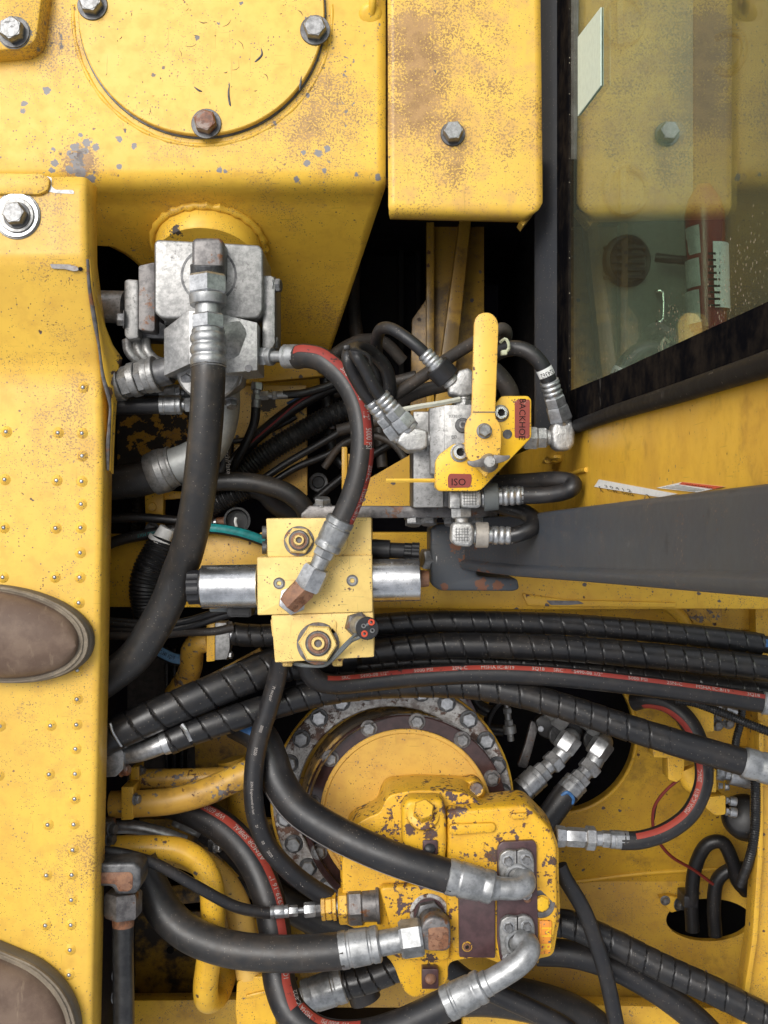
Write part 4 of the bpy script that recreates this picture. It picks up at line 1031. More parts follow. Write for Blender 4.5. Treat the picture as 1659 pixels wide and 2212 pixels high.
# wing nut
lathe((1056, 1000, 98), (1058, 997, 124), [(0, 20), (.6, 16), (.8, 15), (1, 11)], 24).build('wing_nut', M['galv'], lv)
for sx in (-1, 1):
    c_ = (1056 + sx * 30, 997 - sx * 4, 116)
    prism(rnd([(1056 + sx * 10, 985 - sx * 3), (1056 + sx * 34, 990 - sx * 6), (1056 + sx * 46, 989 - sx * 6), (1056 + sx * 46, 996 - sx * 6), (1056 + sx * 34, 1003 - sx * 6), (1056 + sx * 10, 1006 - sx * 3)][::sx], 4), 122, 112).build('wing', M['rsteel'], lv, bevel=2)
# 45 degree elbows on the near side of the lever valve
fitting(lv, (960, 945, 0), (920, 948, 0), [('port_nut', 2, 25, 25, 'h'), ('port_neck', 1.4, 15, 15, 'c')], M['cast'])
prism(rnd([(924, 930), (924, 965), (912, 972), (880, 974), (857, 956), (860, 945), (876, 926), (888, 922), (905, 925)], 5), 22, -24).build('elbow_forging', M['cast'], lv, bevel=6, segs=3)
fitting(lv, (955, 960, -50), (920, 962, -50), [('port_nut', 2, 22, 22, 'h'), ('port_neck', 1.4, 14, 14, 'c')], M['cast'])
prism(rnd([(920, 950), (922, 975), (880, 978), (858, 960), (866, 945), (880, 938)], 5), -30, -70).build('elbow_forging', M['cast'], lv, bevel=6, segs=3)
# upper port fittings
fitting(lv, (1000, 880, 0), (1003, 852, 0), [('port_nut', 1.4, 20, 20, 'h'), ('port_neck', 1, 17, 17, 'c')], M['cast'])
prism(rnd([(990, 800), (1012, 794), (1024, 804), (1024, 852), (1000, 858), (970, 852), (968, 830), (980, 816)], 6), 20, -26).build('elbow_forging', M['cast'], lv, bevel=6, segs=3)
# right port fittings
fitting(lv, (1130, 946, 0), (1192, 945, 0), [('port_nut', 2.4, 27, 27, 'h'), ('lock_nut', 1.6, 24, 24, 'h'), ('port_neck', 1, 17, 17, 'c')], M['cast'])
prism(rnd([(1190, 930), (1196, 914), (1214, 908), (1236, 910), (1243, 922), (1242, 960), (1232, 972), (1206, 973), (1194, 962)], 7), 24, -26).build('elbow_forging', M['cast'], lv, bevel=7, segs=3)
# lower port fittings
prism(rnd([(972, 1062), (994, 1062), (994, 1098), (972, 1098)], 3), 10, -40).build('port_hex', M['cast'], lv, bevel=3)
prism(rnd([(994, 1060), (1036, 1058), (1041, 1066), (1040, 1092), (1032, 1098), (996, 1096)], 6), 24, -24).build('elbow_forging', M['cast'], lv, bevel=6, segs=3)
fitting(lv, (996, 1096, -20), (998, 1132, -20), [('swivel_nut', 1.5, 24, 24, 'h'), ('port_neck', 1, 15, 15, 'c')], M['cast'])
prism(rnd([(976, 1134), (984, 1128), (1018, 1129), (1025, 1140), (1024, 1172), (1016, 1182), (984, 1179), (974, 1168)], 6), 8, -46).build('elbow_forging', M['cast'], lv, bevel=6, segs=3)
for (x, y, z) in ((1015, 1077, 24.6), (998, 1155, 8.6)):      # cast grid on two of the forgings
    mb = MB()
    for i in range(-2, 3):
        for (ax, ay, bx, by) in ((i * 6 - .5, -15, i * 6 + .5, 15), (-15, i * 6 - .5, 15, i * 6 + .5)):
            q = prism([(x + ax, y + ay), (x + bx, y + ay), (x + bx, y + by), (x + ax, y + by)], z, z - 2 - (ax == -15) * .2); mb.add(q.v, q.f)
    o = mb.build('cast_grid', M['dsteel'], lv); o['kind'] = 'stuff'
# ties
raise_to(255)
def tie(pts, w, m, label, nm='cable_tie', head=None):
    t_ = thing(nm, label, 'cable tie', pts[0])
    pth = Path(pts, w); pth.tube(4, lambda s_, a_: 1.0).build('strap', m, t_)
    if head:
        x, y, z = head; k = max(7, w * 1.5)
        prism([(x - k, y - k * .7), (x + k, y - k * .9), (x + k, y + k * .7), (x - k, y + k * .9)], z + 6, z - 7).build('buckle', m, t_, bevel=2)
    return t_
tie([(863, 886, 20), (905, 878, 24), (950, 871, 24), (994, 862, 20)], 5.5, M['wtie'], 'translucent white cable tie tail stretched between the two hose pairs')
tie([(834, 1038, 30), (880, 1038, 28), (944, 1038, 20)], 4.2, M['ytie'], 'yellow painted cable tie tail pointing out of the bracket beside ISO')
tie([(1080, 740, 60), (1090, 732, 66), (1097, 738, 68), (1099, 752, 66), (1092, 762, 62)], 3.2, M['ctie'], 'cream cable tie round the hoses behind the lever grip', head=(1089, 761, 66))
tie([(757, 754, 84), (775, 757, 82), (796, 768, 78), (802, 786, 70)], 3.6, M['conduit'], 'black cable tie holding the looped pair of hoses', head=(749, 750, 86))

raise_to(0)
# ================= charcoal post =================
po = thing('charcoal_post', 'charcoal painted steel post rising from a bolted rusty foot', 'post', (1030, 1190, -100))
def post_pt(x, y): return x, y
vs = []; fs = []
st = [(1005, 1118, 1231, -120), (1050, 1116, 1238, -30), (1120, 1112, 1246, 120), (1250, 1095, 1256, 440), (1400, 1075, 1269, 870), (1659, 1043, 1292, 1340), (1900, 1015, 1312, 1590)]
for (x, y0, y1, z) in st:
    f = F(z); q0 = W((x, y0, z)); q1 = W((x, y1, z)); cx_ = (x - CX) * f * S
    h = q0.y - q1.y
    sec = [(q1.y + 4 * S, -60 * S), (q1.y, -4 * S), (q1.y + 3 * S, 10 * S), (q1.y + 15 * S, 15 * S), (q1.y + 19 * S, 13 * S), (q1.y + 25 * S, 1 * S), (q0.y - 10 * S, 0), (q0.y - 3 * S, -2 * S), (q0.y, -9 * S), (q0.y - 2 * S, -60 * S)]
    for (yy, off) in sec: vs.append(V((cx_ - off * .9, yy, z * S + off * .35)))
k = 10
vs += [v + V((0, 0, 1500 * S)) for v in vs[-k:]]; st.append(st[-1])
for j in range(len(st) - 1):
    for i in range(k - 1): fs.append([j * k + i, j * k + i + 1, (j + 1) * k + i + 1, (j + 1) * k + i])
fs.append(list(range(k))); fs.append([(len(st) - 1) * k + i for i in range(k)])
def pz(x):
    t_ = [(1005, -120), (1050, -30), (1120, 120), (1250, 440), (1400, 870), (1659, 1340)]
    for (a_, za), (b_, zb) in zip(t_, t_[1:]):
        if a_ <= x <= b_: return za + (zb - za) * (x - a_) / (b_ - a_)
    return 0
PS = [((x, y, pz(x)), r, c) for x, y, r, c in ((1366, 1176, 7, (.085, .09, .095)), (1310, 1188, 4, (.028, .03, .034)), (1335, 1182, 4, (.028, .03, .034)), (1428, 1190, 4, (.03, .032, .036)), (1490, 1160, 7, (.07, .062, .055)), (1245, 1130, 5, (.08, .08, .08)), (1150, 1160, 6, (.075, .07, .06)), (1120, 1190, 9, (.07, .058, .045)), (1180, 1215, 5, (.03, .032, .034)), (1560, 1230, 6, (.08, .085, .09)), (1600, 1120, 5, (.028, .03, .034)), (1290, 1225, 4, (.09, .09, .09)))]
arm = paint('post_paint', (.048, .054, .062), .0, .05, .12, chipcol=(.09, .07, .06), rust=(.16, .06, .025), rough=.42, stcol=(.058, .060, .062), bigspk=0, worn=[((1060, 1240, -30), 46, .2), ((1010, 1190, -110), 36, .2)], spots=[((x, y, z), r, (.15, .06, .03)) for x, y, z, r in ((1040, 1238, -40, 10), (1062, 1242, 0, 12), (1085, 1244, 50, 10), (1000, 1152, -125, 16), (984, 1180, -125, 12), (1008, 1216, -125, 14), (1040, 1262, -125, 14), (1075, 1264, -125, 12), (960, 1268, -125, 8), (1150, 1247, 190, 9), (1190, 1250, 290, 12), (1215, 1252, 350, 9), (1030, 1180, -70, 9))] + PS)
MB().add(vs, fs).build('post_shaft', arm, po, smooth=50)
prism(rnd([(929, 1140), (945, 1131), (1000, 1129), (1026, 1190), (1030, 1244), (1118, 1250), (1122, 1272), (1110, 1277), (950, 1276), (930, 1262)], 8), -125, -330).build('foot_block', arm, po, bevel=8, segs=3)
bolt(po, (936, 1208, -150), 24, (-1, .05, .35), M['bolt'], 24, 1.15)
# ================= bay walls and beams =================
xb = thing('cross_beam', 'yellow beam running across the bay under the valve block and post foot', 'beam', (900, 1250, -400))
prism([(180, 1154), (560, 1154), (562, 1150), (930, 1150), (930, 1240), (1700, 1240), (1700, 1316), (1506, 1315), (1200, 1317), (800, 1314), (180, 1311)], -330, -420).build('beam_web', M['yel'], xb, bevel=3)
prism([(1128, 1282), (1150, 1286), (1225, 1296), (1460, 1302), (1460, 1312), (1180, 1310), (1140, 1308)], -324, -332).build('welded_strip', M['yel'], xb, bevel=2)
prism(rnd([(1180, 1297), (1250, 1298), (1262, 1304), (1230, 1307), (1190, 1307)], 3), -322, -327).build('rust_patch', M['rsteel'], xb)
gs = prism([(770, 1086), (800, 1032), (893, 978), (900, 1100), (775, 1102)], -330, -345).build('gusset_plate', M['yel']); tag(gs, 'triangular yellow gusset plate behind the lever valve mounting plate', 'gusset')
gt = thing('notched_bracket', 'small upright yellow bracket with two chips behind the striped hose', 'bracket', (748, 1010, -300))
prism([(738, 965), (750, 965), (750, 1058), (738, 1058)], -280, -320).build('upright', M['yel'], gt, bevel=2)
prism([(750, 980), (758, 980), (758, 1010), (750, 1010)], -290, -320).build('notch_plate', M['yel'], gt, bevel=2)
pb = thing('spotted_plate', 'black spotted pale yellow plate deep behind the wiring', 'plate', (600, 950, -480))
prism([(505, 832), (662, 832), (664, 1070), (505, 1070)], -470, -490).build('plate', paint('spotted_plate_enamel', (.66, .42, .10), .25, .3, .4, dirt=.25, spots=[((575, 870, -470), 26, (.05, .04, .03))]), pb, bevel=3)
for (x, y) in ((565, 840), (600, 838)): pass
prism([(515, 795), (700, 770), (700, 812), (515, 830)], -440, -480).build('lower_lip', M['yel'], pb, bevel=3)
mp = prism([(230, 880), (420, 880), (420, 1020), (230, 1020)], -640, -660).build('peeling_plate', paint('peeling_enamel', (.55, .30, .03), 1.2, .2, .5, dirt=.5, chipcol=(.03, .025, .022), rust=(.04, .03, .02), chipscale=60)); tag(mp, 'peeling dirty yellow plate in the shadow beside the deck edge', 'plate')
# machined bracket with studs left of the big hose
yb_ = thing('clamp_bracket', 'yellow stepped clamp bracket under the thick dark hose', 'bracket', (333, 1110, -350))
prism([(312, 1057), (354, 1055), (352, 1118), (314, 1118)], -340, -370).build('upper_step', M['yel'], yb_, bevel=2)
prism([(354, 1060), (400, 1062), (400, 1076), (354, 1080)], -350, -380).build('side_arm', M['yel'], yb_, bevel=2)
prism([(314, 1124), (352, 1124), (352, 1180), (314, 1180)], -345, -375).build('lower_step', M['yel'], yb_, bevel=2)
bolt(yb_, (329, 1144, -345), 14, (0, 0, 1), M['dsteel'], 12)
disc((329, 1095, -340), (0, 0, 1), 11, 4, 24).build('weld_nut', M['yel'], yb_)
prism(rnd([(317, 1048), (345, 1046), (343, 1062), (319, 1062)], 3), -325, -345).build('rubber_clip', M['blackp'], yb_, bevel=2)
# lower bay: back wall with the big round opening, floor, post
def plate_hole(poly_rect, cx, cy, rx, ry, zfun, n=72, depth=50, rim=True):
    x0, y0, x1, y1 = poly_rect; mb = MB(); vs = []; fs = []
    angs = sorted(set([2 * math.pi * i / n for i in range(n)] + [math.atan2(yy - cy, xx - cx) % (2 * math.pi) for xx in (x0, x1) for yy in (y0, y1)]))
    inn = []; out = []; low = []
    for a in angs:
        c_, s_ = math.cos(a), math.sin(a)
        t = min([((x1 if c_ > 0 else x0) - cx) / c_ if abs(c_) > 1e-9 else 1e9, ((y1 if s_ > 0 else y0) - cy) / s_ if abs(s_) > 1e-9 else 1e9])
        ip = (cx + rx * c_, cy + ry * s_); op = (cx + t * c_, cy + t * s_)
        wi = W((*ip, zfun(*ip))); inn.append(wi); out.append(W((*op, zfun(*op)))); low.append(wi - V((0, 0, depth * S)))
    m = len(angs)
    for i in range(m):
        j = (i + 1) % m
        fs += [[i, j, m + j, m + i], [m + i, m + j, 2 * m + j, 2 * m + i]]
    return mb.add(out + inn + low, fs)
bw = thing('bay_back_wall', 'yellow wall with a large round opening behind the pump', 'wall', (1300, 1700, -760))
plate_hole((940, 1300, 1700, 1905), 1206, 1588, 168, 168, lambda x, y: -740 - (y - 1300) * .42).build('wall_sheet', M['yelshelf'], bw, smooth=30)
rm = []
for i in range(61):
    a_ = 2 * math.pi * i / 60; x, y = 1206 + 170 * math.cos(a_), 1588 + 170 * math.sin(a_); rm.append((x, y, -742 - (y - 1300) * .42, 5))
Path(rm, 5).tube(8).build('opening_rim', M['yel'], bw)
bf = thing('bay_shelf', 'dirty yellow shelf, darkened for shade, with an oval cut-out under the hoses', 'shelf', (1400, 2000, -950))
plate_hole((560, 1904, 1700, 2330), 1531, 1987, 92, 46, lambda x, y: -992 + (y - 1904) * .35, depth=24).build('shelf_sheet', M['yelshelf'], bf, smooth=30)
Path([(940, 1915, -990), (1200, 1908, -990), (1400, 1886, -985), (1640, 1872, -980)], 5).tube(8).build('seam_weld', M['yel'], bf)
prism([(1000, 2165), (1660, 2180), (1660, 2330), (1000, 2330)], -640, -700).build('front_flange', M['yel'], bf, bevel=4)
rp_ = thing('corner_post', 'yellow upright corner post at the side of the lower bay', 'post', (1640, 1800, -500))
prism([(1631, 1310), (1760, 1310), (1760, 1700), (1640, 1700)], -470, -700).build('upper_post', M['yel'], rp_, bevel=5)
prism([(1642, 1500), (1770, 1500), (1770, 2330), (1590, 2330), (1606, 2180), (1630, 2020), (1640, 1850)], -480, -560).build('lower_post', M['yel'], rp_, bevel=5)
prism([(1640, 1560), (1650, 1560), (1648, 1850), (1636, 2030), (1612, 2190), (1600, 2190), (1625, 2030), (1637, 1850)], -440, -480).build('post_lip', M['yel'], rp_, bevel=2)
# left lower bay
ls = thing('lower_tray', 'dim yellow tray with drain holes at the bottom of the bay', 'tray', (400, 2060, -800))
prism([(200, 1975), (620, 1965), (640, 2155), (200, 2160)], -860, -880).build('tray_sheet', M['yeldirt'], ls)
for (x, y) in ((368, 2054), (545 - 60, 2078 - 32), (498, 2091), (521 - 8, 2155 - 18)): disc((x, y - 2, -860), (0, 0, 1), 11, 1.5, 24, .4).build('drain_hole', M['grease_shade'], ls)
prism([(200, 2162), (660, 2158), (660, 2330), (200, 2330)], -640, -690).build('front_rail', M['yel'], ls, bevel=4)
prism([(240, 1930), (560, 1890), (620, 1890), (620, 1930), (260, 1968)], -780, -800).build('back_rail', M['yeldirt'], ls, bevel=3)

# ================= drive ring =================
dr = thing('swing_drive_ring', 'large corroded round flange ring with a circle of bolts around the pump', 'flange ring', (847, 1724, -520))
ZR = -470; fR = F(ZR)
def ring_at(name, c, ro, ri, z, h, m):
    return annulus((c[0], c[1], z - h), (0, 0, 1), ro * F(z), ri * F(z), h, 96, 3).build(name, m, dr)
ring_at('outer_flange', (847, 1724), 258, 206, ZR, 40, M['ring'])
annulus((847, 1726, ZR - 60), (0, 0, 1), 266 * F(ZR), 200 * F(ZR), 30, 96, 3).build('backing_flange', M['yel'], dr)
for k in range(25):
    a_ = -math.pi / 2 + 2 * math.pi * (k + .04) / 25
    x, y = 849 + 236 * math.cos(a_), 1724 + 236 * math.sin(a_)
    bolt(dr, (x, y, ZR), 19, mat=M['zinc'], h=14, wash=1.25, wmat=M['dsteel'])
lathe((850, 1727, ZR - 40), (870, 1752, -400), [(0, 206 * fR), (.55, 203 * fR), (.6, 196 * fR), (1, 199 * fR)], 96, cap=(False, False)).build('stepped_neck', M['neck'], dr, smooth=50)
ring_at('inner_flange', (877, 1760), 221, 182, -395, 24, M['oily'])
for k in range(14):
    a_ = -math.pi / 2 - R(23) + 2 * math.pi * k / 12.0
    if k > 11: break
    x, y = 876 + 203 * math.cos(a_), 1760 + 203 * math.sin(a_)
    bolt(dr, (x, y, -395), 16, mat=M['bolt'], h=12, wash=1.35, wmat=M['rsteel'])
disc((877, 1760, -412), (0, 0, 1), 184 * F(-400), 20, 96, 3).build('cover_dome', M['dome'], dr)
annulus((877, 1760, -394), (0, 0, 1), 186 * F(-395), 176 * F(-395), 6, 96, 2).build('painted_lip', M['dome'], dr)
prism(rnd([(965, 1478), (1000, 1478), (1030, 1540), (1080, 1690), (1096, 1740), (1080, 1760), (1040, 1620)], 8), -520, -560).build('side_bracket', M['oily'], dr, bevel=3)

# ================= pump =================
pu = thing('hydraulic_pump', 'chipped yellow cast hydraulic pump with two flanged ports', 'hydraulic pump', (990, 1920, -300))
def Z6(*pts): return [(648 + x * .35808, 1674 + y * .35808) for x, y in pts]
base = Z6((290, 280), (330, 240), (420, 205), (470, 170), (490, 90), (530, 45), (700, 30), (1000, 40), (1060, 25), (1125, 90), (1130, 190), (1130, 700), (900, 1050), (520, 1060), (330, 930), (250, 900), (240, 500))
prism(rnd(base, 14, 5), -330, -400).build('mounting_flange', M['pump'], pu, bevel=8, segs=3)
body = Z6((330, 300), (420, 250), (480, 230), (530, 120), (700, 90), (860, 95), (1010, 110), (1120, 200), (1370, 172), (1520, 325), (1562, 430), (1562, 620), (1572, 850), (1545, 1000), (1530, 1092), (1440, 1110), (1440, 1140), (1200, 1140), (1100, 1095), (1000, 1112), (892, 1130), (895, 1240), (840, 1295), (690, 1352), (625, 1305), (560, 1135), (470, 1045), (335, 915), (260, 880), (252, 500))
prism(rnd(body, 18, 5), -215, -335, taper=.02).build('pump_casing', M['pump'], pu, bevel=14, segs=4)
# ear bosses
for (x, y, r) in ((1065, 90, 55), (370, 300, 58)):
    p = Z6((x, y))[0]
    lathe((p[0], p[1], -335), (p[0], p[1], -268), [(0, r * .40), (.8, r * .38), (1, r * .28)], 28).build('ear_boss', M['pump'], pu)
# raised housing steps
prism(rnd(Z6((890, 220), (1370, 185), (1510, 330), (1550, 440), (1550, 620), (1556, 850), (1530, 1000), (1440, 1090), (1200, 1120), (1180, 1080), (930, 1080), (890, 900)), 14, 5), -172, -215, taper=.03).build('end_cover', M['pump'], pu, bevel=12, segs=4)
prism(rnd(Z6((615, 200), (650, 150), (860, 150), (880, 240), (885, 420), (860, 640), (650, 640), (620, 420)), 14, 5), -158, -215, taper=.06).build('plug_boss', M['pump'], pu, bevel=16, segs=4)
prism(rnd(Z6((480, 680), (900, 660), (900, 1120), (600, 1120)), 14, 4), -192, -216, taper=.05).build('lower_boss', M['pump'], pu, bevel=10, segs=3)
prism(rnd(Z6((900, 300), (1180, 290), (1180, 345), (900, 365)), 10, 3), -160, -174).build('cast_rib', M['pump'], pu, bevel=6, segs=3)
prism(rnd(Z6((1270, 235), (1370, 228), (1375, 262), (1280, 270)), 6, 3), -164, -174).build('cast_pad', M['pump'], pu, bevel=4)
# big hexagonal plug
ax = V((.02, .50, .86)); p = Z6((742, 235))[0]
a = W((p[0], p[1], -165))
MB().add(*lathe_w(a, a + ax * 12 * S, [(0, 39 * S), (.7, 38 * S), (1, 33 * S)], 36)).build('plug_collar', M['pump'], pu)
MB().add(*lathe_w(a + ax * 11 * S, a + ax * 42 * S, [(0, 25 * S), (.85, 25 * S), (1, 22 * S)], 6, R(22))).build('hex_plug', M['pump'], pu)
# primer coloured pads with pins
for (q, pin, m) in (((740, 395, 832, 482), (783, 445), M['blackp']), ((735, 1172, 836, 1292), (787, 1230), M['rust'])):
    a_, b_ = Z6((q[0], q[1]), (q[2], q[3]))
    zz = -152 if q[1] < 800 else -186
    prism(rrect(a_[0], a_[1], b_[0], b_[1], 4), zz, zz - 30).build('primer_pad', M['primer'], pu, bevel=1.5)
    p = Z6(pin)[0]
    lathe((p[0], p[1], zz), (p[0] + .5, p[1] - 1, zz + 7), [(0, 13), (.6, 12), (1, 7)], 24).build('blanking_plug', m, pu)
a_, b_ = Z6((955, 725), (1178, 1100))
prism(rnd([(a_[0], a_[1] + 2), (b_[0], a_[1]), (b_[0], b_[1] + 2), (a_[0] + 2, b_[1])], 4), -163, -175).build('name_plate', M['primer'], pu, bevel=1.5)
p = Z6((1008, 1035))[0]; socket(pu, (p[0], p[1], -163), 9, mat=M['rust'], h=5)
annulus((p[0], p[1], -163), (0, 0, 1), 12, 9, 1.5, 24, .4).build('paint_ring', M['pump'], pu)
prism(rnd(Z6((1190, 440), (1215, 405), (1410, 395), (1428, 420), (1430, 640), (1440, 1130), (1400, 1170), (1210, 1130), (1190, 1000)), 8), -160, -174).build('port_pad', M['primer'], pu, bevel=1.5)
p = Z6((1455, 775))[0]
annulus((p[0], p[1], -174), (.1, .1, 1), 32, 19, 5, 40, 1.5).build('plug_seat', M['rsteel'], pu)
put('recessed_plug', 'rp', lambda: lathe_w(Z0, ZX * 8 * S, [(0, 18 * S), (.8, 18 * S), (1, 15 * S)], 6), M['brack'], (p[0], p[1], -172), (.1, .1, 1), pu, .3)
p = Z6((1372, 748))[0]; lathe((p[0], p[1], -160), (p[0], p[1], -150), [(0, 9), (.7, 8.5), (1, 5)], 24).build('rust_plug', M['rust'], pu)
prism(rnd(Z6((1444, 880), (1520, 880), (1512, 1080), (1444, 1085)), 5), -166, -174).build('cast_letter_pad', paint('orange_primer', (.75, .28, .03), .3, .2, .3, cast=.2), pu, bevel=2)
for (ch, x, y) in (('M', 1488, 945), ('R', 1486, 1040)):
    p = Z6((x, y))[0]
    vs, fs, wd_ = text_geo(ch)
    o_ = W((p[0], p[1], -165.6)); mb = MB()
    top = [o_ + V((0, -1, 0)) * ((x_ - wd_ / 2) * 34 * S) + V((1, 0, 0)) * ((y_ - .35) * 34 * S) for x_, y_ in vs]
    mb.add(top, fs).build('cast_letter', M['brack'], pu)
# split flange port clamps
def port(cx, cy, z=-160):
    (x, y) = Z6((cx, cy))[0]
    prism(rnd([(x - 40, y - 20), (x - 36, y - 44), (x - 20, y - 54), (x - 2, y - 50), (x + 14, y - 56), (x + 32, y - 48), (x + 38, y - 30), (x + 38, y + 24), (x + 28, y + 40), (x + 10, y + 46), (x - 16, y + 44), (x - 34, y + 34)], 7), z + 16, z).build('split_flange', M['galv'], pu, bevel=4, segs=3)
    prism([(x - 1.2, y - 52), (x + 1.2, y - 52), (x + 1.2, y - 22), (x - 1.2, y - 22)], z + 17, z + 14).build('flange_gap', M['grease_shade'], pu)
    annulus((x, y + 4, z + 14), (0, 0, 1), 30, 20, 9, 40, 3).build('flange_collar', M['fzinc'], pu)
    for dx, dy in ((-19, -30), (20, -32), (20, 42), (-20, 40)):
        bolt(pu, (x + dx, y + dy, z + 15), 10.5, (dx * .002, .06, 1), M['bolt'], 10, 1.3, wmat=M['zinc'])
    return x, y
P1 = port(1308, 600); P2 = port(1312, 1000)
# stacked fitting on the near side
fs_ = [('hex_ring', 1, 28, 28, 'h', M['wornpipe']), ('thin_nut', 1.6, 27, 27, 'h', M['pump']), ('thin_nut', 1, 29, 29, 'h', M['pump']), ('sleeve', .5, 22, 22, 'c', M['bolt']), ('hex_nut', 2.2, 38, 38, 'h', M['pump']), ('big_hex', 3.4, 41, 41, 'h', M['rsteel']), ('threaded_neck', 3.2, 35, 36, 'c', M['rsteel']), ('neck_collar', .8, 41, 41, 'c', M['rsteel'])]
fitting(pu, (694, 1960, -225), (820, 1953, -225), fs_, M['rsteel'])
# big recessed port with black swivel
p = Z6((780, 830))[0]
annulus((p[0], p[1], -196), (0, 0, 1), 46, 36, 8, 48, 2).build('port_rim', M['ring'], pu)
disc((p[0], p[1], -194), (0, 0, 1), 37, 4, 40, 1).build('port_face', M['primer'], pu)
lathe((p[0], p[1] + 2, -192), (p[0] + 2, p[1] + 10, -168), [(0, 34), (.9, 34), (1, 29)], 6, R(12)).build('swivel_hex', M['dsteel'], pu)
lathe((p[0] + 3, p[1] + 6, -170), (p[0] + 10, p[1] + 34, -140), [(0, 27), (1, 27)], 28).build('swivel_neck', M['dsteel'], pu)
prism(rnd(Z6((745, 880), (800, 850), (870, 870), (908, 900), (912, 1045), (880, 1068), (770, 1065), (720, 1050), (715, 960)), 10), -112, -165).build('rusty_elbow', M['rsteel'], pu, bevel=8, segs=3)
prism(rnd(Z6((772, 925), (880, 915), (898, 935), (895, 1040), (870, 1055), (775, 1060)), 6), -111, -120).build('rust_face', M['rust'], pu, bevel=1.5)
# ================= hoses =================
def spiral(p, R_=None, depth=.07, ph=0):
    pit = p * S
    def rf(s_, a):
        u = (s_ / pit + .22 * math.sin(s_ / pit * .83 + ph * 9) + .12 * math.sin(s_ / pit * .37 + ph) - a / (2 * math.pi) + ph) % 1
        return 1 + depth * .55 * (u - .5) - (depth * 1.1 if u < .07 else 0)
    return rf
def corr(p, d=.1): return lambda s_, a: 1 - d * (.5 + .5 * math.cos(s_ / (p * S) * 2 * math.pi))
def hose(label, pts, r, mat, group=None, n=22, rf=None, part='tube', step=4.5, cat='hose', name='hose', smooth=38):
    t = thing(name, label, cat, pts[len(pts) // 2][:3], group)
    p = Path(pts, r, step); p.tube(n, rf).build(part, mat, t, smooth=smooth)
    return t, p
SP = dict(step=2.2, n=28)
# 1 thick hose from the swivel valve under the deck
h, p = hose('thick dusty black hose curving from the silver coupling down behind the deck edge', [(450, 786, 102), (450, 810, 104), (446, 900, 96), (437, 1000, 75), (424, 1100, 35), (404, 1188, -25), (385, 1240, -65), (363, 1299, -88), (332, 1357, -105), (293, 1416, -120), (238, 1462, -140), (180, 1500, -155)], 37, M['rubdust'])
fitting(h, (450, 795, 103), (449, 598, 86), [('ferrule', 8.0, 40, 39, 'b'), ('hex_nut', 3.2, 38, 38, 'h', M['zinc']), ('neck', 2.2, 28, 28, 'c'), ('collar', 2, 39, 41, 'c'), ('hex_nut', 4.2, 44, 44, 'h', M['zinc'])], M['fzinc'])
fitting(h, (449, 600, 70), (448, 572, 78), [('adaptor_neck', 1, 37, 37, 'c')], M['dsteel'])
prism(rnd([(414, 520), (422, 513), (474, 513), (482, 520), (482, 580), (474, 600), (422, 600), (414, 580)], 6), 92, 20).build('rusty_elbow', M['rsteel'], h, bevel=9, segs=3)
# 2 red striped hose to the yellow block
h, p = hose('medium black hose with red printed stripe arching above the valve block', [(640, 772, 40), (662, 769, 56), (700, 780, 76), (745, 822, 90), (774, 880, 98), (783, 950, 104), (776, 1020, 104), (758, 1080, 98), (733, 1135, 90)], 26, M['rubdust'], step=4)
p.stripe(-52, -8, .02, .62).build('red_stripe', M['redstripe'], h); p.stripe(28, 66, .62, .97).build('red_stripe_end', M['redstripe'], h) if False else p.stripe(-78, -40, .62, .98).build('red_stripe', M['redstripe'], h)
mb = MB(); 
for body, s0, a in (('SRC', .26, -30), ('S490-08', .34, -30), ('1/2"', .47, -30), ('5000 PSI', .545, -34)): p.text(body, s0, 19, a, mb=mb, sx=.62)
for body, s0 in (('2SN-C', .70), ('MSHA IC-8/19', .80)): p.text(body, s0, 16, -56, mb=mb, sx=.7)
o = mb.build('lettering', M['print'], h); o['kind'] = 'stuff'
fitting(h, (738, 1120, 92), (664, 1270, 76), [('ferrule', 9.5, 31, 30, 'f'), ('hex', 2.4, 24, 24, 'h'), ('neck', 3.4, 19, 18, 'c'), ('swivel_nut', 6.5, 31, 32, 'h', M['zinc'])], M['fzinc'])
fitting(h, (556, 770, 0), (650, 770, 46), [('port_nut', 1.8, 21, 21, 'h'), ('collar', .8, 20, 20, 'c'), ('neck', 2, 12, 12, 'c'), ('ferrule', 2.8, 26, 26, 'f')], M['fzinc'])
raise_to(255)
# 3, 4 looped pair into the 45 degree elbows
for k, (pts, lab) in enumerate((([(832, 868, 20), (810, 838, 36), (790, 800, 48), (772, 770, 56), (766, 758, 40), (775, 752, 10), (800, 760, -30), (830, 790, -60), (842, 830, -80), (838, 880, -100)], 'upper thin black hose of the tied pair bending down to the elbows'),
                          ([(812, 880, -10), (785, 845, 10), (762, 805, 30), (752, 775, 40), (755, 760, 20), (770, 756, -20), (800, 775, -60), (815, 810, -90), (812, 860, -120)], 'lower thin black hose of the tied pair bending down to the elbows'))):
    h, p = hose(lab, pts, 14.5, M['rub'], 'tied pair of hoses')
    if k == 0: fitting(h, (822, 855, 28), (886, 928, 6), [('ferrule', 4, 20, 19, 'b'), ('hex_nut', 2.4, 22, 22, 'h'), ('swivel_nut', 3.2, 26, 27, 'h'), ('neck', 1, 22, 22, 'c')], M['zinc'])
    else: fitting(h, (800, 866, -4), (866, 946, -34), [('ferrule', 4, 18, 18, 'b'), ('hex_nut', 2.2, 20, 20, 'h'), ('swivel_nut', 3, 23, 24, 'h'), ('neck', 1, 19, 19, 'c')], M['zinc'])
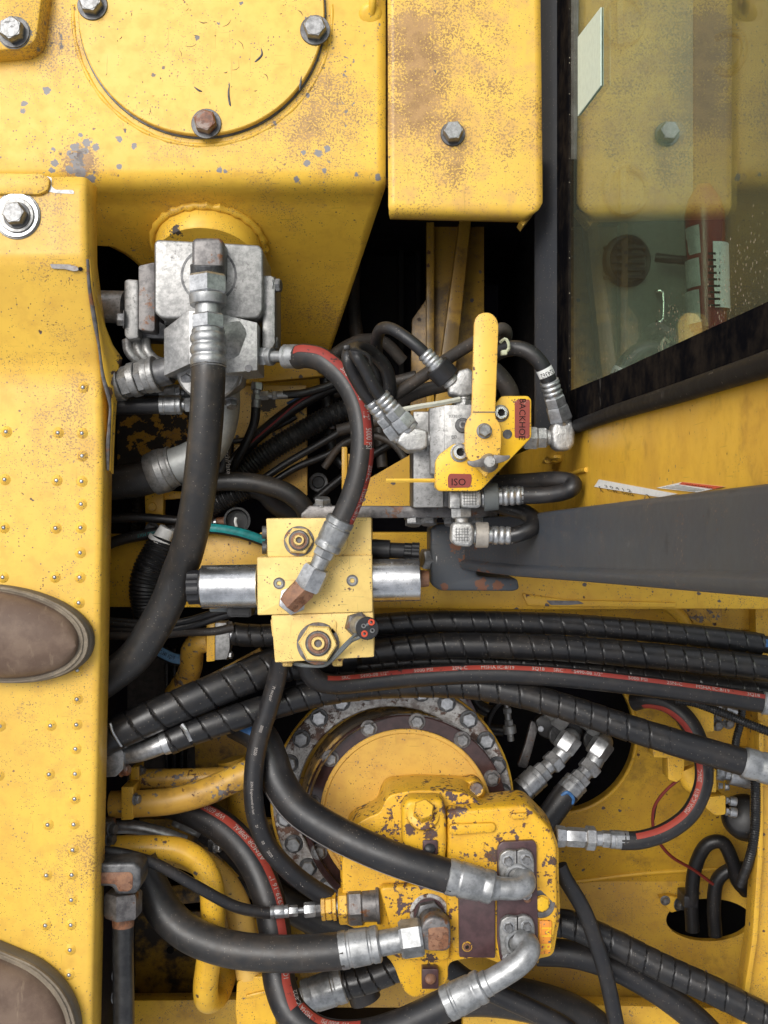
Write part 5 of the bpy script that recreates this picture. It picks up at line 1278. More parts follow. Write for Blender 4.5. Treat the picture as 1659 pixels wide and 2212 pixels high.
# 5 hose looping up to the black collar
h, p = hose('thin black hose hooking over in front of the dark recess with a black collar', [(930, 778, 20), (905, 752, 24), (875, 728, 20), (845, 710, 4), (825, 710, -20), (815, 728, -50), (813, 755, -80), (816, 800, -120)], 13.5, M['rub'])
fitting(h, (916, 762, 22), (946, 794, 18), [('ferrule', 1, 18, 18, 'b'), ('collar', .35, 20, 20, 'c')], M['zinc'])
fitting(h, (942, 790, 18), (976, 826, 8), [('rubber_collar', 2.4, 29, 29, 'c', M['blackp']), ('neck', 1, 18, 20, 'c', M['cast'])], M['blackp'])
# 6 hose behind the lever
h, p = hose('dusty thin black hose passing behind the lever up to the cab post', [(846, 858, -110), (900, 822, -90), (960, 780, -60), (1020, 742, -20), (1060, 722, 10), (1084, 710, 10), (1094, 720, -10), (1088, 740, -60)], 13.5, M['rubbrown'])
h, p = hose('dusty black hose crossing behind the black collar toward the lever', [(850, 872, -150), (900, 848, -140), (960, 832, -130), (1020, 818, -120), (1080, 806, -110)], 15, M['rubbrown'])
h, p = hose('short brown dusty hose stub behind the lever bracket', [(1066, 800, -60), (1085, 820, -50), (1100, 845, -46), (1104, 866, -50)], 20, M['rubbrown'])
# 7 right hand hose with white number band
h, p = hose('black hose with white number band bending down to the elbow beside the glass', [(1060, 770, 10), (1085, 757, 24), (1115, 752, 36), (1145, 762, 44), (1168, 785, 44), (1182, 812, 40), (1188, 830, 36)], 17, M['rub'])
i0 = int(len(p.p) * .80); i1 = int(len(p.p) * .92)
q = Path([(0, 0, 0), (1, 1, 0)], 1); q.p = p.p[i0:i1]; q.r = [r * 1.05 for r in p.r[i0:i1]]; q.finish(); q.tube(22).build('number_band', M['paper'], h)
mb = MB(); vs, fs, wd_ = text_geo('824362')
p0, t_, n_, b_, r_ = p.at(p.L * .86)
mb.add([p0 + n_ * (math.cos((x - wd_ / 2) * .62) * r_ * 1.08) + b_ * (math.sin((x - wd_ / 2) * .62) * r_ * 1.08) + t_ * ((.35 - y) * -13 * S) for x, y in vs], fs)
o = mb.build('band_number', M['dprint'], h); o['kind'] = 'stuff'
fitting(h, (1186, 822, 38), (1214, 915, 6), [('ferrule', 3.4, 21, 21, 'b'), ('hex_nut', 2.2, 24, 24, 'h'), ('swivel_nut', 3.2, 26, 28, 'h'), ('neck', .9, 22, 22, 'c')], M['zinc'])
# 8, 9 lower hoses of the lever valve
h, p = hose('short black hose making a tight return bend above the charcoal post', [(1120, 1071, 4), (1170, 1070, 10), (1215, 1064, 26), (1238, 1053, 36), (1234, 1041, 20), (1200, 1036, 0), (1140, 1040, -40), (1070, 1044, -70)], 18, M['rub'])
fitting(h, (1040, 1074, 0), (1129, 1070, 4), [('neck', .5, 22, 22, 'c', M['zinc']), ('rubber_collar', 3, 31, 29, 'c', M['greyp']), ('neck', 1, 19, 19, 'c'), ('ferrule', 4.4, 22, 21, 'b')], M['zinc'])
h, p = hose('black sleeved hose turning back over the foot of the charcoal post', [(1098, 1158, -20), (1125, 1152, -16), (1148, 1140, -20), (1152, 1122, -40), (1130, 1106, -60), (1090, 1095, -80), (1060, 1085, -100)], 18, M['guard'])
fitting(h, (1022, 1155, -20), (1106, 1157, -20), [('neck', .5, 21, 21, 'c'), ('clear_collar', 2.6, 28, 28, 'c', plain('clouded_collar', (.36, .33, .29), .4, .2, .3)), ('neck', 1, 18, 18, 'c'), ('ferrule', 4.2, 21, 20, 'b')], M['zinc'])
raise_to(0)
# ---- spiral guarded hoses across the bay
G = 'spiral guarded hoses across the bay'
h, p = hose('spiral guarded hose directly under the yellow beam, topmost of its bundle', [(780, 1352, -300), (900, 1344, -300), (1000, 1343, -300), (1200, 1348, -300), (1400, 1363, -295), (1560, 1380, -290), (1646, 1392, -290)], 24, M['guard'], G, rf=spiral(44), part='spiral_guard', **SP)
q = Path([(1600, 1386, -290), (1700, 1398, -290)], 19); q.tube(20).build('inner_hose', M['rub'], h); q.stripe(-40, 10, .45, .95).build('blue_stripe', M['bluestripe'], h)
q.text('"1', .58, 17, -14, mb=MB(), rev=False).build('lettering', M['print'], h)
h, p = hose('spiral guarded hose second in the bundle, above the red striped hose', [(780, 1410, -270), (900, 1398, -270), (1000, 1394, -270), (1200, 1400, -268), (1400, 1416, -262), (1560, 1432, -256), (1720, 1452, -250)], 28, M['guard'], G, rf=spiral(46, ph=.4), part='spiral_guard', **SP)
h, p = hose('worn spiral guarded hose partly hidden behind the red striped hose', [(640, 1466, -330), (780, 1440, -330), (950, 1428, -330), (1150, 1436, -330), (1350, 1456, -325), (1500, 1475, -320), (1700, 1498, -320)], 22, M['guard'], G, rf=spiral(38, ph=.2), part='spiral_guard', **SP)
h, p = hose('spiral guarded hose under the solenoid ending in a bolted flange', [(596, 1372, -260), (560, 1373, -260), (530, 1372, -260), (503, 1369, -260)], 25, M['guard'], G, rf=spiral(34), part='spiral_guard', **SP)
fitting(h, (508, 1371, -260), (482, 1370, -260), [('neck', 1, 15, 15, 'c')], M['zinc'])
prism(rnd([(463, 1345), (490, 1345), (490, 1362), (496, 1364), (496, 1402), (490, 1424), (463, 1426)], 3), -240, -290).build('clamp_half', M['galv'], h, bevel=3)
bolt(h, (492, 1415, -255), 9, (1, 0, .3), M['bolt'], 10); bolt(h, (492, 1350, -255), 9, (1, 0, .3), M['bolt'], 10)
q = thing('flange_pipe', 'peeling yellow pipe with square flange joined to the short guarded hose', 'pipe', (440, 1400, -280))
prism(rnd([(446, 1343), (464, 1343), (464, 1428), (446, 1430)], 3), -236, -300).build('square_flange', M['yelpipe'], q, bevel=3)
Path([(452, 1385, -265), (430, 1388, -270), (416, 1405, -290), (412, 1440, -330), (400, 1470, -380), (380, 1500, -430)], 25).tube(22).build('bent_pipe', M['wornpipe'], q)
# long ones from the lower left
h, p = hose('spiral guarded hose rising from the deck edge to the valve block, beaded with water', [(215, 1602, -150), (260, 1580, -150), (350, 1540, -160), (430, 1506, -175), (520, 1468, -200), (600, 1440, -230), (680, 1424, -260), (760, 1416, -290)], 37, M['guard'], G, rf=spiral(52), part='spiral_guard', **SP)
disc((259, 1577, -108), (-.3, .2, 1), 7, 3, 12).build('orange_chip', M['brack'], h) if False else None
Path([(238, 1562, -112), (243, 1580, -110), (252, 1596, -112), (262, 1612, -122)], 3.2).tube(8).build('metal_band', M['zinc'], h)
h, p = hose('spiral guarded hose with silver bent end passing over the flange ring to the bare hose', [(365, 1602, -170), (420, 1580, -175), (500, 1553, -190), (580, 1528, -215), (680, 1500, -245), (780, 1484, -260), (900, 1478, -262), (1020, 1482, -258), (1130, 1502, -250), (1240, 1534, -238), (1350, 1570, -225), (1440, 1598, -215), (1475, 1609, -212)], 29, M['guard'], G, rf=spiral(44, ph=.7), part='spiral_guard', **SP)
q = Path([(1440, 1598, -215), (1475, 1609, -212), (1545, 1629, -206), (1612, 1648, -200)], 29.5); q.tube(22).build('bare_hose', M['rub'], h)
fitting(h, (1604, 1646, -200), (1740, 1682, -190), [('ferrule', 1, 34, 34, 'f')], M['fzinc'])
fitting(h, (380, 1596, -172), (352, 1607, -172), [('collar', 1, 27, 25, 'c')], M['zinc'])
Path([(368, 1600, -172), (340, 1612, -174), (300, 1625, -182), (262, 1630, -190), (230, 1632, -195)], 21).tube(22).build('bent_tube', M['zinc'], h)
Path([(393, 1566, -150), (402, 1578, -146), (412, 1600, -150)], 6).tube(8).build('metal_band', M['zinc'], h)
q = thing('hose_flange', 'silver flange clamp with one bolt poking out from under the deck', 'flange clamp', (255, 1650, -200))
prism(rnd([(215, 1622), (262, 1618), (268, 1628), (266, 1662), (250, 1678), (215, 1680)], 4), -160, -230).build('clamp_body', M['galv'], q, bevel=4)
bolt(q, (264, 1662, -190), 13, (1, -.1, .3), M['rbolt'], 16)
# red striped hose along the bundle
h, p = hose('long red striped black hose sweeping from the valve block across the bundle', [(660, 1425, -150), (668, 1452, -170), (690, 1472, -190), (725, 1478, -205), (780, 1474, -215), (900, 1462, -225), (1050, 1455, -228), (1200, 1461, -226), (1350, 1477, -220), (1500, 1496, -212), (1648, 1518, -205)], 22, M['rub'])
p.stripe(-60, -30, .075, 1).build('red_stripe', M['redstripe'], h)
mb = MB()
for s0 in (.115, .56):
    k = 1.0
    for body, d in (('SRC', 0), ('S490-08 1/2"', .042), ('5000 PSI', .155), ('2SN-C', .235), ('MSHA IC-8/19', .295), ('3Q18', .40)):
        p.text(body, s0 + d * k, 12.5, -45, mb=mb, sx=1.05)
o = mb.build('lettering', M['print'], h); o['kind'] = 'stuff'
fitting(h, (1646, 1518, -205), (1730, 1530, -200), [('ferrule', 1, 25, 25, 'f')], M['fzinc'])
# thin printed hose
h, p = hose('slim black hose with faint white print hanging from the valve block past the drive ring', [(607, 1420, -150), (597, 1470, -170), (580, 1530, -180), (561, 1590, -185), (550, 1650, -185), (547, 1710, -185), (555, 1770, -190), (580, 1830, -200), (625, 1880, -215), (670, 1916, -230), (710, 1940, -240)], 21, M['rub'])
mb = MB()
for body, s0, sz in (('M mcquir', .10, 10), ('IIIIIII', .25, 10), ('3020', .33, 10), ('2SN Engineered to last', .45, 8), ('21', .60, 8), ('03', .66, 9), ('2020', .70, 9), ('- -', .80, 10), ('- -', .87, 10)): p.text(body, s0, sz, 0, mb=mb, sx=1)
o = mb.build('lettering', M['print'], h); o['kind'] = 'stuff'
# thick hose into the upper pump port
h, p = hose('thick black hose with white dashed line leading into the upper flanged pump port', [(512, 1560, -300), (560, 1590, -270), (585, 1640, -250), (603, 1690, -230), (640, 1742, -200), (700, 1785, -170), (780, 1826, -140), (870, 1862, -120), (980, 1897, -110)], 37, M['rub'])
p.stripe(52, 58, .30, .98, n=2).build('white_line', M['print'], h)
p.stripe(62, 84, .22, .60).build('worn_blue_band', plain('faded_blue_print', (.13, .17, .22), .5, 0, .6), h)
mb = MB()
for k in range(5):
    q = p.stripe(40, 76, .42 + k * .11, .424 + k * .11 + .004, n=5); mb.add(q.v, q.f)
o = mb.build('tick_marks', M['print'], h); o['kind'] = 'stuff'
p.stripe(-46, 6, .0, .12).build('blue_stripe', M['bluestripe'], h); p.text('MP 5075 PSI', .015, 15, -20, rev=False, sx=.55).build('lettering', M['print'], h)
fitting(h, (965, 1892, -111), (1064, 1917, -108), [('ferrule', 1, 39, 36, 'f')], M['fzinc'])
Path([(1060, 1916, -108), (1075, 1918, -108), (1100, 1920, -108), (1122, 1918, -112), (1134, 1908, -126), (1130, 1894, -150)], 24).tube(24).build('bent_tube', M['fzinc'], h)
fitting(h, (1062, 1917, -108), (1078, 1919, -108), [('collar', 1, 28, 25, 'c')], M['fzinc'])
# thick hose into the rusty elbow
h, p = hose('thick black hose bending from under the deck to the rusty pump elbow', [(300, 1860, -230), (328, 1920, -220), (360, 1975, -205), (410, 2018, -185), (480, 2046, -165), (560, 2058, -150), (650, 2060, -140), (745, 2053, -136)], 39, M['rubdust'])
fitting(h, (733, 2054, -136), (866, 2030, -136), [('ferrule', 5.6, 40, 39, 'f'), ('neck', 3, 27, 27, 'c')], M['fzinc'])
fitting(h, (864, 2030, -136), (912, 2023, -136), [('hex_nut', 1, 40, 40, 'h')], M['fzinc'])
# big red striped loop into the lower pump port
h, p = hose('big black hose with red stripe looping round the bottom into the lower pump port', [(340, 1722, -420), (420, 1752, -390), (490, 1795, -350), (543, 1855, -310), (575, 1925, -280), (592, 2000, -260), (598, 2070, -240), (606, 2130, -215), (632, 2190, -190), (690, 2232, -170), (770, 2240, -150), (860, 2218, -130), (975, 2165, -110)], 35, M['rub'])
p.stripe(-64, -34, .03, .42).build('red_stripe', M['redstripe'], h); p.stripe(-52, -20, .42, .62).build('red_stripe', M['redstripe'], h); p.stripe(-86, -52, .62, .80).build('red_stripe', M['redstripe'], h)
mb = MB()
for body, s0, a in (('WP 6000 PSI', .185, -49), ('ARMOR SPIRAL', .305, -49), ('S939-16 1"', .40, -49), ('1Q22', .555, -36), ('MSHA IC-8/22', .665, -60), ('WP 6000 PSI', .77, -70)): p.text(body, s0, 19, a, mb=mb, sx=.8, rev=True)
o = mb.build('lettering', M['print'], h); o['kind'] = 'stuff'
fitting(h, (962, 2170, -111), (1056, 2122, -106), [('ferrule', 3, 38, 36, 'f'), ('collar', .5, 28, 28, 'c')], M['fzinc'])
Path([(1050, 2126, -107), (1085, 2106, -104), (1118, 2084, -104), (1138, 2062, -112), (1140, 2042, -130), (1122, 2028, -150)], 26).tube(24).build('bent_tube', M['fzinc'], h)
# thin hose to the stacked fitting
h, p = hose('thin black hose crossing the yellow pipes to the small fitting stack', [(215, 1838, -130), (270, 1846, -135), (340, 1868, -145), (420, 1912, -160), (500, 1955, -185), (560, 1970, -205), (600, 1972, -215)], 12.5, M['rub'])
fitting(h, (583, 1971, -212), (698, 1963, -225), [('ferrule', 4, 14, 14, 'f'), ('collar', 2, 12, 12, 'h'), ('neck', 1.4, 6, 6, 'c'), ('hex_nut', 2.4, 16, 16, 'h'), ('hex_nut', 1.8, 15, 15, 'h', M['dsteel'])], M['zinc'])
# right of the pump
h, p = hose('black hose with faint red stripe looping from the pump side up behind the manifold', [(1340, 1816, -280), (1385, 1814, -280), (1440, 1796, -285), (1488, 1760, -295), (1515, 1710, -310), (1521, 1660, -330), (1508, 1600, -360), (1484, 1555, -390), (1445, 1522, -420), (1400, 1510, -450), (1370, 1516, -480)], 20, M['rub'])
p.stripe(-64, -24, .06, .95).build('red_stripe', M['redstripe'], h)
mb = MB(); p.text('MSHA IC-8/19', .30, 15, -44, mb=mb, sx=.8); p.text('2SN-C', .45, 15, -44, mb=mb, sx=.8); o = mb.build('lettering', M['print'], h); o['kind'] = 'stuff'
fitting(h, (1200, 1806, -280), (1356, 1815, -280), [('port_nut', 3, 24, 22, 'h'), ('port_hex', 6, 21, 21, 'h'), ('swivel_nut', 3, 26, 26, 'h'), ('neck', 2, 16, 16, 'c'), ('hex', 2.4, 18, 18, 'h'), ('ferrule', 5.5, 20, 20, 'f')], M['zinc'])
h, p = hose('slim black hose hanging steeply from the pump end to the bottom edge', [(1208, 1870, -330), (1222, 1900, -330), (1262, 1968, -335), (1292, 2050, -340), (1312, 2120, -345), (1335, 2230, -350)], 17, M['rub'])
h, p = hose('spiral guarded hose leaving the pump toward the lower corner', [(1180, 1990, -420), (1240, 2000, -410), (1330, 2040, -395), (1430, 2090, -375), (1540, 2140, -350), (1640, 2190, -330), (1740, 2240, -310)], 30, M['guard'], G, rf=spiral(42), part='spiral_guard', **SP)
h, p = hose('smooth black hose under the guarded hose below the pump', [(1160, 2056, -470), (1240, 2062, -460), (1330, 2090, -450), (1420, 2140, -440), (1500, 2200, -430), (1560, 2260, -420)], 29, M['rub'])
h, p = hose('wide scuffed black hose at the bottom edge under the pump', [(980, 2150, -560), (1060, 2150, -550), (1150, 2164, -540), (1240, 2196, -530), (1310, 2250, -520), (1350, 2300, -510)], 44, M['rubdust'])
h, p = hose('slim black hose below the pump emerging beside its lower boss', [(960, 2080, -400), (1010, 2118, -400), (1080, 2150, -400), (1150, 2182, -395), (1220, 2220, -390), (1260, 2260, -385)], 22, M['rub'])
h, p = hose('spiral guarded hose behind the lower pump corner with a silver ferrule', [(730, 2130, -420), (790, 2116, -420), (850, 2092, -425), (900, 2076, -430)], 31, M['guard'], G, rf=spiral(34), part='spiral_guard', **SP)
fitting(h, (744, 2126, -418), (636, 2162, -410), [('ferrule', 4, 38, 37, 'f'), ('stem', 1, 22, 22, 'c')], M['fzinc'])
# two hoses with elbows in the round opening
GO = 'hoses leaving the round opening'
for (E, A_, B_, pts, lab) in (((1230, 1600), (1205, 1637), (1128, 1708), [(1140, 1697, -620), (1110, 1726, -600), (1070, 1765, -580)], 'black hose with elbow in the round opening, the one close to the ring'),
                            ((1300, 1612), (1281, 1650), (1216, 1722), [(1226, 1710, -600), (1200, 1745, -590), (1165, 1795, -570)], 'black hose with elbow in the round opening, the one with a blue tie')):
    h, p = hose(lab, pts, 28, M['rub'], GO)
    fitting(h, (*A_, -640), (*B_, -610), [('swivel_nut', 2.4, 25, 25, 'h'), ('neck', 1.4, 17, 17, 'c'), ('hex', 2, 23, 23, 'h'), ('ferrule', 5.2, 28, 28, 'f')], M['zinc'])
    x, y = E
    Path([(*A_, -640), (x - 8, y + 16, -642), (x + 2, y - 2, -655), (x + 4, y - 8, -690), (x + 4, y - 8, -720)], 20).tube(22).build('elbow_tube', M['fzinc'], h)
    fitting(h, (x - 16, y + 22, -640), (x + 6, y - 10, -646), [('elbow_hex', 1, 25, 26, 'h')], M['zinc'])
Path([(1213, 1718, -570), (1226, 1712, -566), (1238, 1724, -568), (1236, 1736, -572)], 4).tube(8).build('blue_tie', M['bluestripe'], h)
# ================= inside the round opening =================
mf = thing('clamped_manifold', 'black clamp plate with two silver pipe nuts inside the round opening', 'manifold', (1200, 1570, -760))
prism(rnd([(1155, 1556), (1175, 1542), (1255, 1560), (1262, 1590), (1210, 1606), (1165, 1590)], 10), -700, -740).build('clamp_plate', M['conduit'], mf, bevel=5)
disc((1168, 1574, -699), (0, 0, 1), 9, 4, 24).build('clamp_pin', M['zinc'], mf)
for (A_, B_) in (((1145, 1500), (1228, 1560)), ((1225, 1530), (1300, 1572))):
    fitting(mf, (*A_, -700), (*B_, -680), [('tube', 4, 17, 17, 'c'), ('sleeve', 1.5, 22, 22, 'c'), ('hex_nut', 2.5, 27, 27, 'h')], M['fzinc'])
disc((1206, 1588, -690), (.3, .1, 1), 30, 10, 32).build('port_ring', M['dsteel'], mf); disc((1280, 1598, -690), (.3, .1, 1), 30, 10, 32).build('port_ring', M['dsteel'], mf)
prism(rnd([(1148, 1556), (1164, 1566), (1150, 1620), (1138, 1660), (1118, 1656), (1134, 1610)], 5), -720, -740).build('strut', M['rsteel'], mf, bevel=2)
sr = thing('sensor_tube', 'small silver tee fitting on a thin line inside the round opening', 'fitting', (1096, 1560, -750))
fitting(sr, (1092, 1505, -740), (1104, 1600, -740), [('stem', 2, 6, 6, 'c'), ('nut', 1, 10, 10, 'h'), ('stem', 1.2, 7, 7, 'c'), ('nut', 1, 10, 10, 'h'), ('tee', 1.4, 14, 14, 'c'), ('stem', 1.4, 7, 7, 'c')], M['fzinc'])
for (lab, pts, r) in (('thin black line curving over the dark side of the round opening', [(1050, 1590, -740), (1058, 1550, -730), (1078, 1520, -720), (1115, 1502, -715)], 6), ('glossy black pipe end between the ring and the tee fitting', [(1018, 1490, -760), (1030, 1520, -755), (1050, 1534, -750), (1062, 1538, -748)], 14), ('second glossy black pipe end below the tee fitting', [(1050, 1572, -800), (1070, 1576, -795), (1088, 1578, -790)], 13)):
    hose(lab, pts, r, M['conduit'], name='pipe_line', cat='line')
# ================= yellow manifold cluster =================
mc = thing('yellow_manifold', 'yellow bolted manifold with silver fittings near the corner post', 'manifold', (1500, 1600, -500))
prism(rnd([(1464, 1515), (1500, 1518), (1542, 1526), (1542, 1580), (1500, 1582), (1470, 1560)], 3), -440, -560).build('upper_block', M['yel'], mc, bevel=3)
prism([(1498, 1575), (1528, 1575), (1528, 1590), (1498, 1590)], -450, -560).build('block_step', M['yel'], mc, bevel=2)
prism([(1520, 1500), (1632, 1500), (1632, 1612), (1520, 1612)], -560, -580).build('back_plate', M['yel'], mc, bevel=2)
prism(rnd([(1410, 1604), (1424, 1604), (1426, 1612), (1490, 1620), (1490, 1640), (1412, 1636)], 3), -470, -540).build('angle_bracket', M['yel'], mc, bevel=2)
prism(rnd([(1442, 1636), (1478, 1636), (1478, 1676), (1462, 1690), (1444, 1684)], 3), -480, -540).build('solenoid_plate', M['yel'], mc, bevel=2)
Path([(1480, 1660, -500), (1495, 1690, -495), (1520, 1690, -490)], 22).tube(18).build('cast_elbow', M['yel'], mc)
prism(rnd([(1530, 1662), (1548, 1662), (1548, 1712), (1530, 1712)], 3), -470, -540).build('pipe_flange', M['yel'], mc, bevel=3)
prism(rnd([(1530, 1722), (1568, 1718), (1568, 1760), (1545, 1762), (1524, 1745)], 6), -480, -540).build('lower_flange', M['yel'], mc, bevel=3)
for (A_, B_, r) in (((1540, 1530), (1600, 1548), 16), ((1545, 1668), (1622, 1684), 20), ((1566, 1728), (1590, 1732), 10), ((1566, 1752), (1590, 1756), 11)):
    fitting(mc, (*A_, -500), (*B_, -500), [('nut', 1, r * .8, r * .8, 'h'), ('neck', .6, r * .6, r * .6, 'c'), ('sleeve', 2.4, r, r, 'c')], M['zinc'])
for (x, y) in ((1550, 1566), (1574, 1562), (1550, 1545)): bolt(mc, (x, y, -556), 12, mat=M['bolt'], h=12)
for (x, y) in ((1552, 1697), (1566, 1700)): bolt(mc, (x, y, -490), 8, (1, 0, .3), M['bolt'], 9)
hose('black and red twisted wire dropping from the manifold plate', [(1472, 1680, -500), (1440, 1706, -520), (1415, 1740, -540), (1410, 1775, -560), (1418, 1810, -580), (1450, 1850, -620), (1500, 1880, -680), (1540, 1910, -720)], 3.4, plain('dark_red_wire', (.16, .02, .015), .45), name='wire', cat='wire')
hose('black wire running beside the red one at the manifold plate', [(1474, 1678, -505), (1446, 1700, -525), (1420, 1730, -545), (1411, 1770, -565)], 3, M['blackp'], name='wire', cat='wire')
for lab, pts, r in (('ribbed black conduit sloping over the manifold to the corner post', [(1458, 1512, -380), (1500, 1518, -370), (1560, 1540, -360), (1620, 1565, -350), (1700, 1595, -340)], 10),
                    ('ribbed black conduit running down inside the corner post', [(1630, 1650, -440), (1632, 1720, -440), (1630, 1800, -445), (1618, 1860, -460), (1600, 1910, -520)], 11),
                    ('short ribbed black conduit dropping beside the manifold bolts', [(1605, 1520, -450), (1600, 1560, -450), (1590, 1600, -450), (1588, 1640, -460)], 9)):
    hose(lab, pts, r, M['conduit'], 'ribbed conduits by the corner post', rf=corr(6, .14), step=1.2, n=14, name='conduit', cat='conduit', part='corrugated_tube')
hose('black wire elbow from the conduit down behind the guarded hose', [(1462, 1514, -400), (1456, 1530, -410), (1470, 1560, -430), (1490, 1590, -450)], 7, M['blackp'], name='cable', cat='cable')
for lab, pts, r in (('black pipe arching over the oval cut-out, the taller one', [(1496, 2010, -880), (1494, 1950, -870), (1500, 1880, -850), (1524, 1828, -830), (1560, 1820, -820), (1582, 1860, -830), (1592, 1900, -850), (1612, 1925, -880)], 15),
                    ('black pipe with clamp dropping into the oval cut-out', [(1545, 2020, -900), (1542, 1960, -890), (1548, 1905, -880), (1575, 1880, -870), (1610, 1876, -860), (1640, 1890, -850)], 15)):
    hose(lab, pts, r, M['conduit'], 'pipes at the oval cut-out', name='pipe', cat='pipe')
q = thing('pipe_clamp', 'small yellow clamp bracket with bolts beside the oval cut-out', 'clamp', (1450, 1950, -960))
prism(rnd([(1424, 1940), (1450, 1936), (1480, 1944), (1480, 1962), (1450, 1972)], 4), -940, -970).build('clamp_plate', M['yel'], q, bevel=2)
bolt(q, (1437, 1945, -940), 11, mat=M['bolt'], h=10); bolt(q, (1466, 1953, -930), 15, (.6, 0, 1), M['dsteel'], 16)
prism(rnd([(1478, 1936), (1508, 1936), (1508, 1962), (1478, 1962)], 3), -850, -930).build('rubber_block', M['blackp'], q, bevel=3)
q = thing('black_motor', 'round black motor housing with a hex screw tucked behind the conduit', 'motor', (1610, 1760, -560))
lathe((1612, 1770, -700), (1606, 1762, -560), [(0, 60), (.8, 60), (.95, 52), (1, 40)], 36).build('housing', M['conduit'], q); bolt(q, (1597, 1790, -566), 12, (-.4, 0, 1), M['dsteel'], 8)
# ================= yellow pipes, lower bay =================
yp = 'yellow steel pipes of the lower bay'
h, p = hose('bright yellow steel pipe bending down into a tight U turn', [(200, 1832, -260), (260, 1832, -262), (340, 1832, -265), (390, 1838, -265), (430, 1862, -262), (454, 1905, -258), (460, 1960, -258), (458, 2020, -262), (450, 2080, -270), (444, 2130, -285), (448, 2160, -320), (468, 2150, -370), (486, 2100, -420), (492, 2060, -460)], 27, M['yelpipe'], yp, name='steel_pipe', cat='pipe')
h, p = hose('pale yellow steel pipe behind the U turn running down to a cast fitting', [(200, 1846, -400), (300, 1830, -395), (380, 1842, -390), (440, 1868, -385), (490, 1915, -375), (516, 1970, -370), (528, 2040, -365), (540, 2110, -360)], 29, paint('pale_pipe_enamel', (.72, .45, .10), .12, .16, .3, dirt=.1), yp, name='steel_pipe', cat='pipe')
q = prism(rnd([(512, 2120), (540, 2110), (585, 2108), (594, 2140), (596, 2212), (600, 2300), (520, 2300), (508, 2180)], 8), -330, -400).build('cast_fitting', M['yelpipe'], h, bevel=12, segs=3)
prism([(530, 2150), (574, 2140), (578, 2148), (534, 2160)], -322, -336).build('fitting_rib', M['yelpipe'], h, bevel=4)
h, p = hose('narrow yellow steel pipe standing behind the cast fitting', [(545, 1985, -450), (556, 2040, -445), (562, 2110, -440), (566, 2160, -440)], 10, M['yelpipe'], yp, name='steel_pipe', cat='pipe')
h, p = hose('worn yellow steel pipe with bare patches below the silver flange', [(240, 1738, -290), (300, 1736, -288), (370, 1730, -285), (440, 1712, -282), (500, 1686, -280), (560, 1660, -280)], 29, M['wornpipe'], yp, name='steel_pipe', cat='pipe')
prism(rnd([(262, 1700), (288, 1700), (288, 1770), (262, 1772)], 3), -250, -320).build('pipe_clamp', M['yel'], h, bevel=3)
bolt(h, (292, 1726, -255), 11, (1, 0, .3), M['bolt'], 10)
h, p = hose('straight grimy yellow steel pipe above the worn one', [(284, 1682, -360), (350, 1682, -358), (430, 1680, -356), (510, 1676, -354), (560, 1672, -354)], 21, M['wornpipe'], yp, name='steel_pipe', cat='pipe')
prism(rnd([(282, 1658), (300, 1656), (300, 1708), (282, 1710)], 3), -320, -380).build('pipe_clamp', M['yel'], h, bevel=3)
bolt(h, (303, 1664, -335), 10, (1, 0, .3), M['bolt'], 9)
h, p = hose('yellow steel pipe rising beside the drive ring', [(500, 1640, -500), (520, 1720, -500), (524, 1800, -505), (510, 1870, -510), (500, 1930, -520)], 30, M['yel'], yp, name='steel_pipe', cat='pipe')
for (x, y, z, ax) in ((242, 1788, -240, (1, .2, .4)), (238, 1806, -235, (1, -.2, .4))): 
    pass
q = thing('pipe_joint', 'dark bolted joint where the U turn pipe meets the deck', 'joint', (240, 1800, -240))
prism(rnd([(215, 1775), (240, 1775), (246, 1800), (240, 1820), (215, 1820)], 4), -225, -270).build('joint_body', M['rsteel'], q, bevel=3); bolt(q, (240, 1790, -230), 13, (1, 0, .4), M['dsteel'], 12); bolt(q, (236, 1812, -230), 13, (1, 0, .4), M['dsteel'], 12)
# silver tube and ferrule behind
hose('silver tube curving behind the bright yellow pipe', [(215, 1790, -330), (280, 1786, -330), (340, 1798, -335), (400, 1820, -345)], 15, M['fzinc'], name='metal_tube', cat='tube')
q, p = hose('black hose with silver ferrule between the pipes and the red striped loop', [(440, 1795, -470), (490, 1830, -465), (540, 1880, -460), (590, 1930, -460)], 24, M['rub'])
fitting(q, (445, 1798, -468), (378, 1768, -468), [('ferrule', 1, 17, 17, 'f')], M['fzinc'])
hose('dim black hose looping under the thick hose near the drive ring', [(480, 1890, -520), (540, 1900, -515), (600, 1940, -510), (680, 1985, -505), (760, 2010, -500)], 34, M['rubdust'])
hose('dim wide black hose low behind the red striped loop', [(590, 1860, -600), (640, 1940, -590), (700, 2010, -590), (760, 2080, -590), (790, 2160, -590)], 34, M['rubdust'])
q = thing('small_bolt_block', 'small silver bolt block beside the black hose and yellow pipe', 'bolt block', (460, 1826, -430))
prism(rnd([(448, 1815), (466, 1812), (470, 1840), (450, 1842)], 3), -430, -460).build('block', M['dsteel'], q, bevel=2); bolt(q, (466, 1830, -432), 11, (1, 0, .5), M['zinc'], 14)
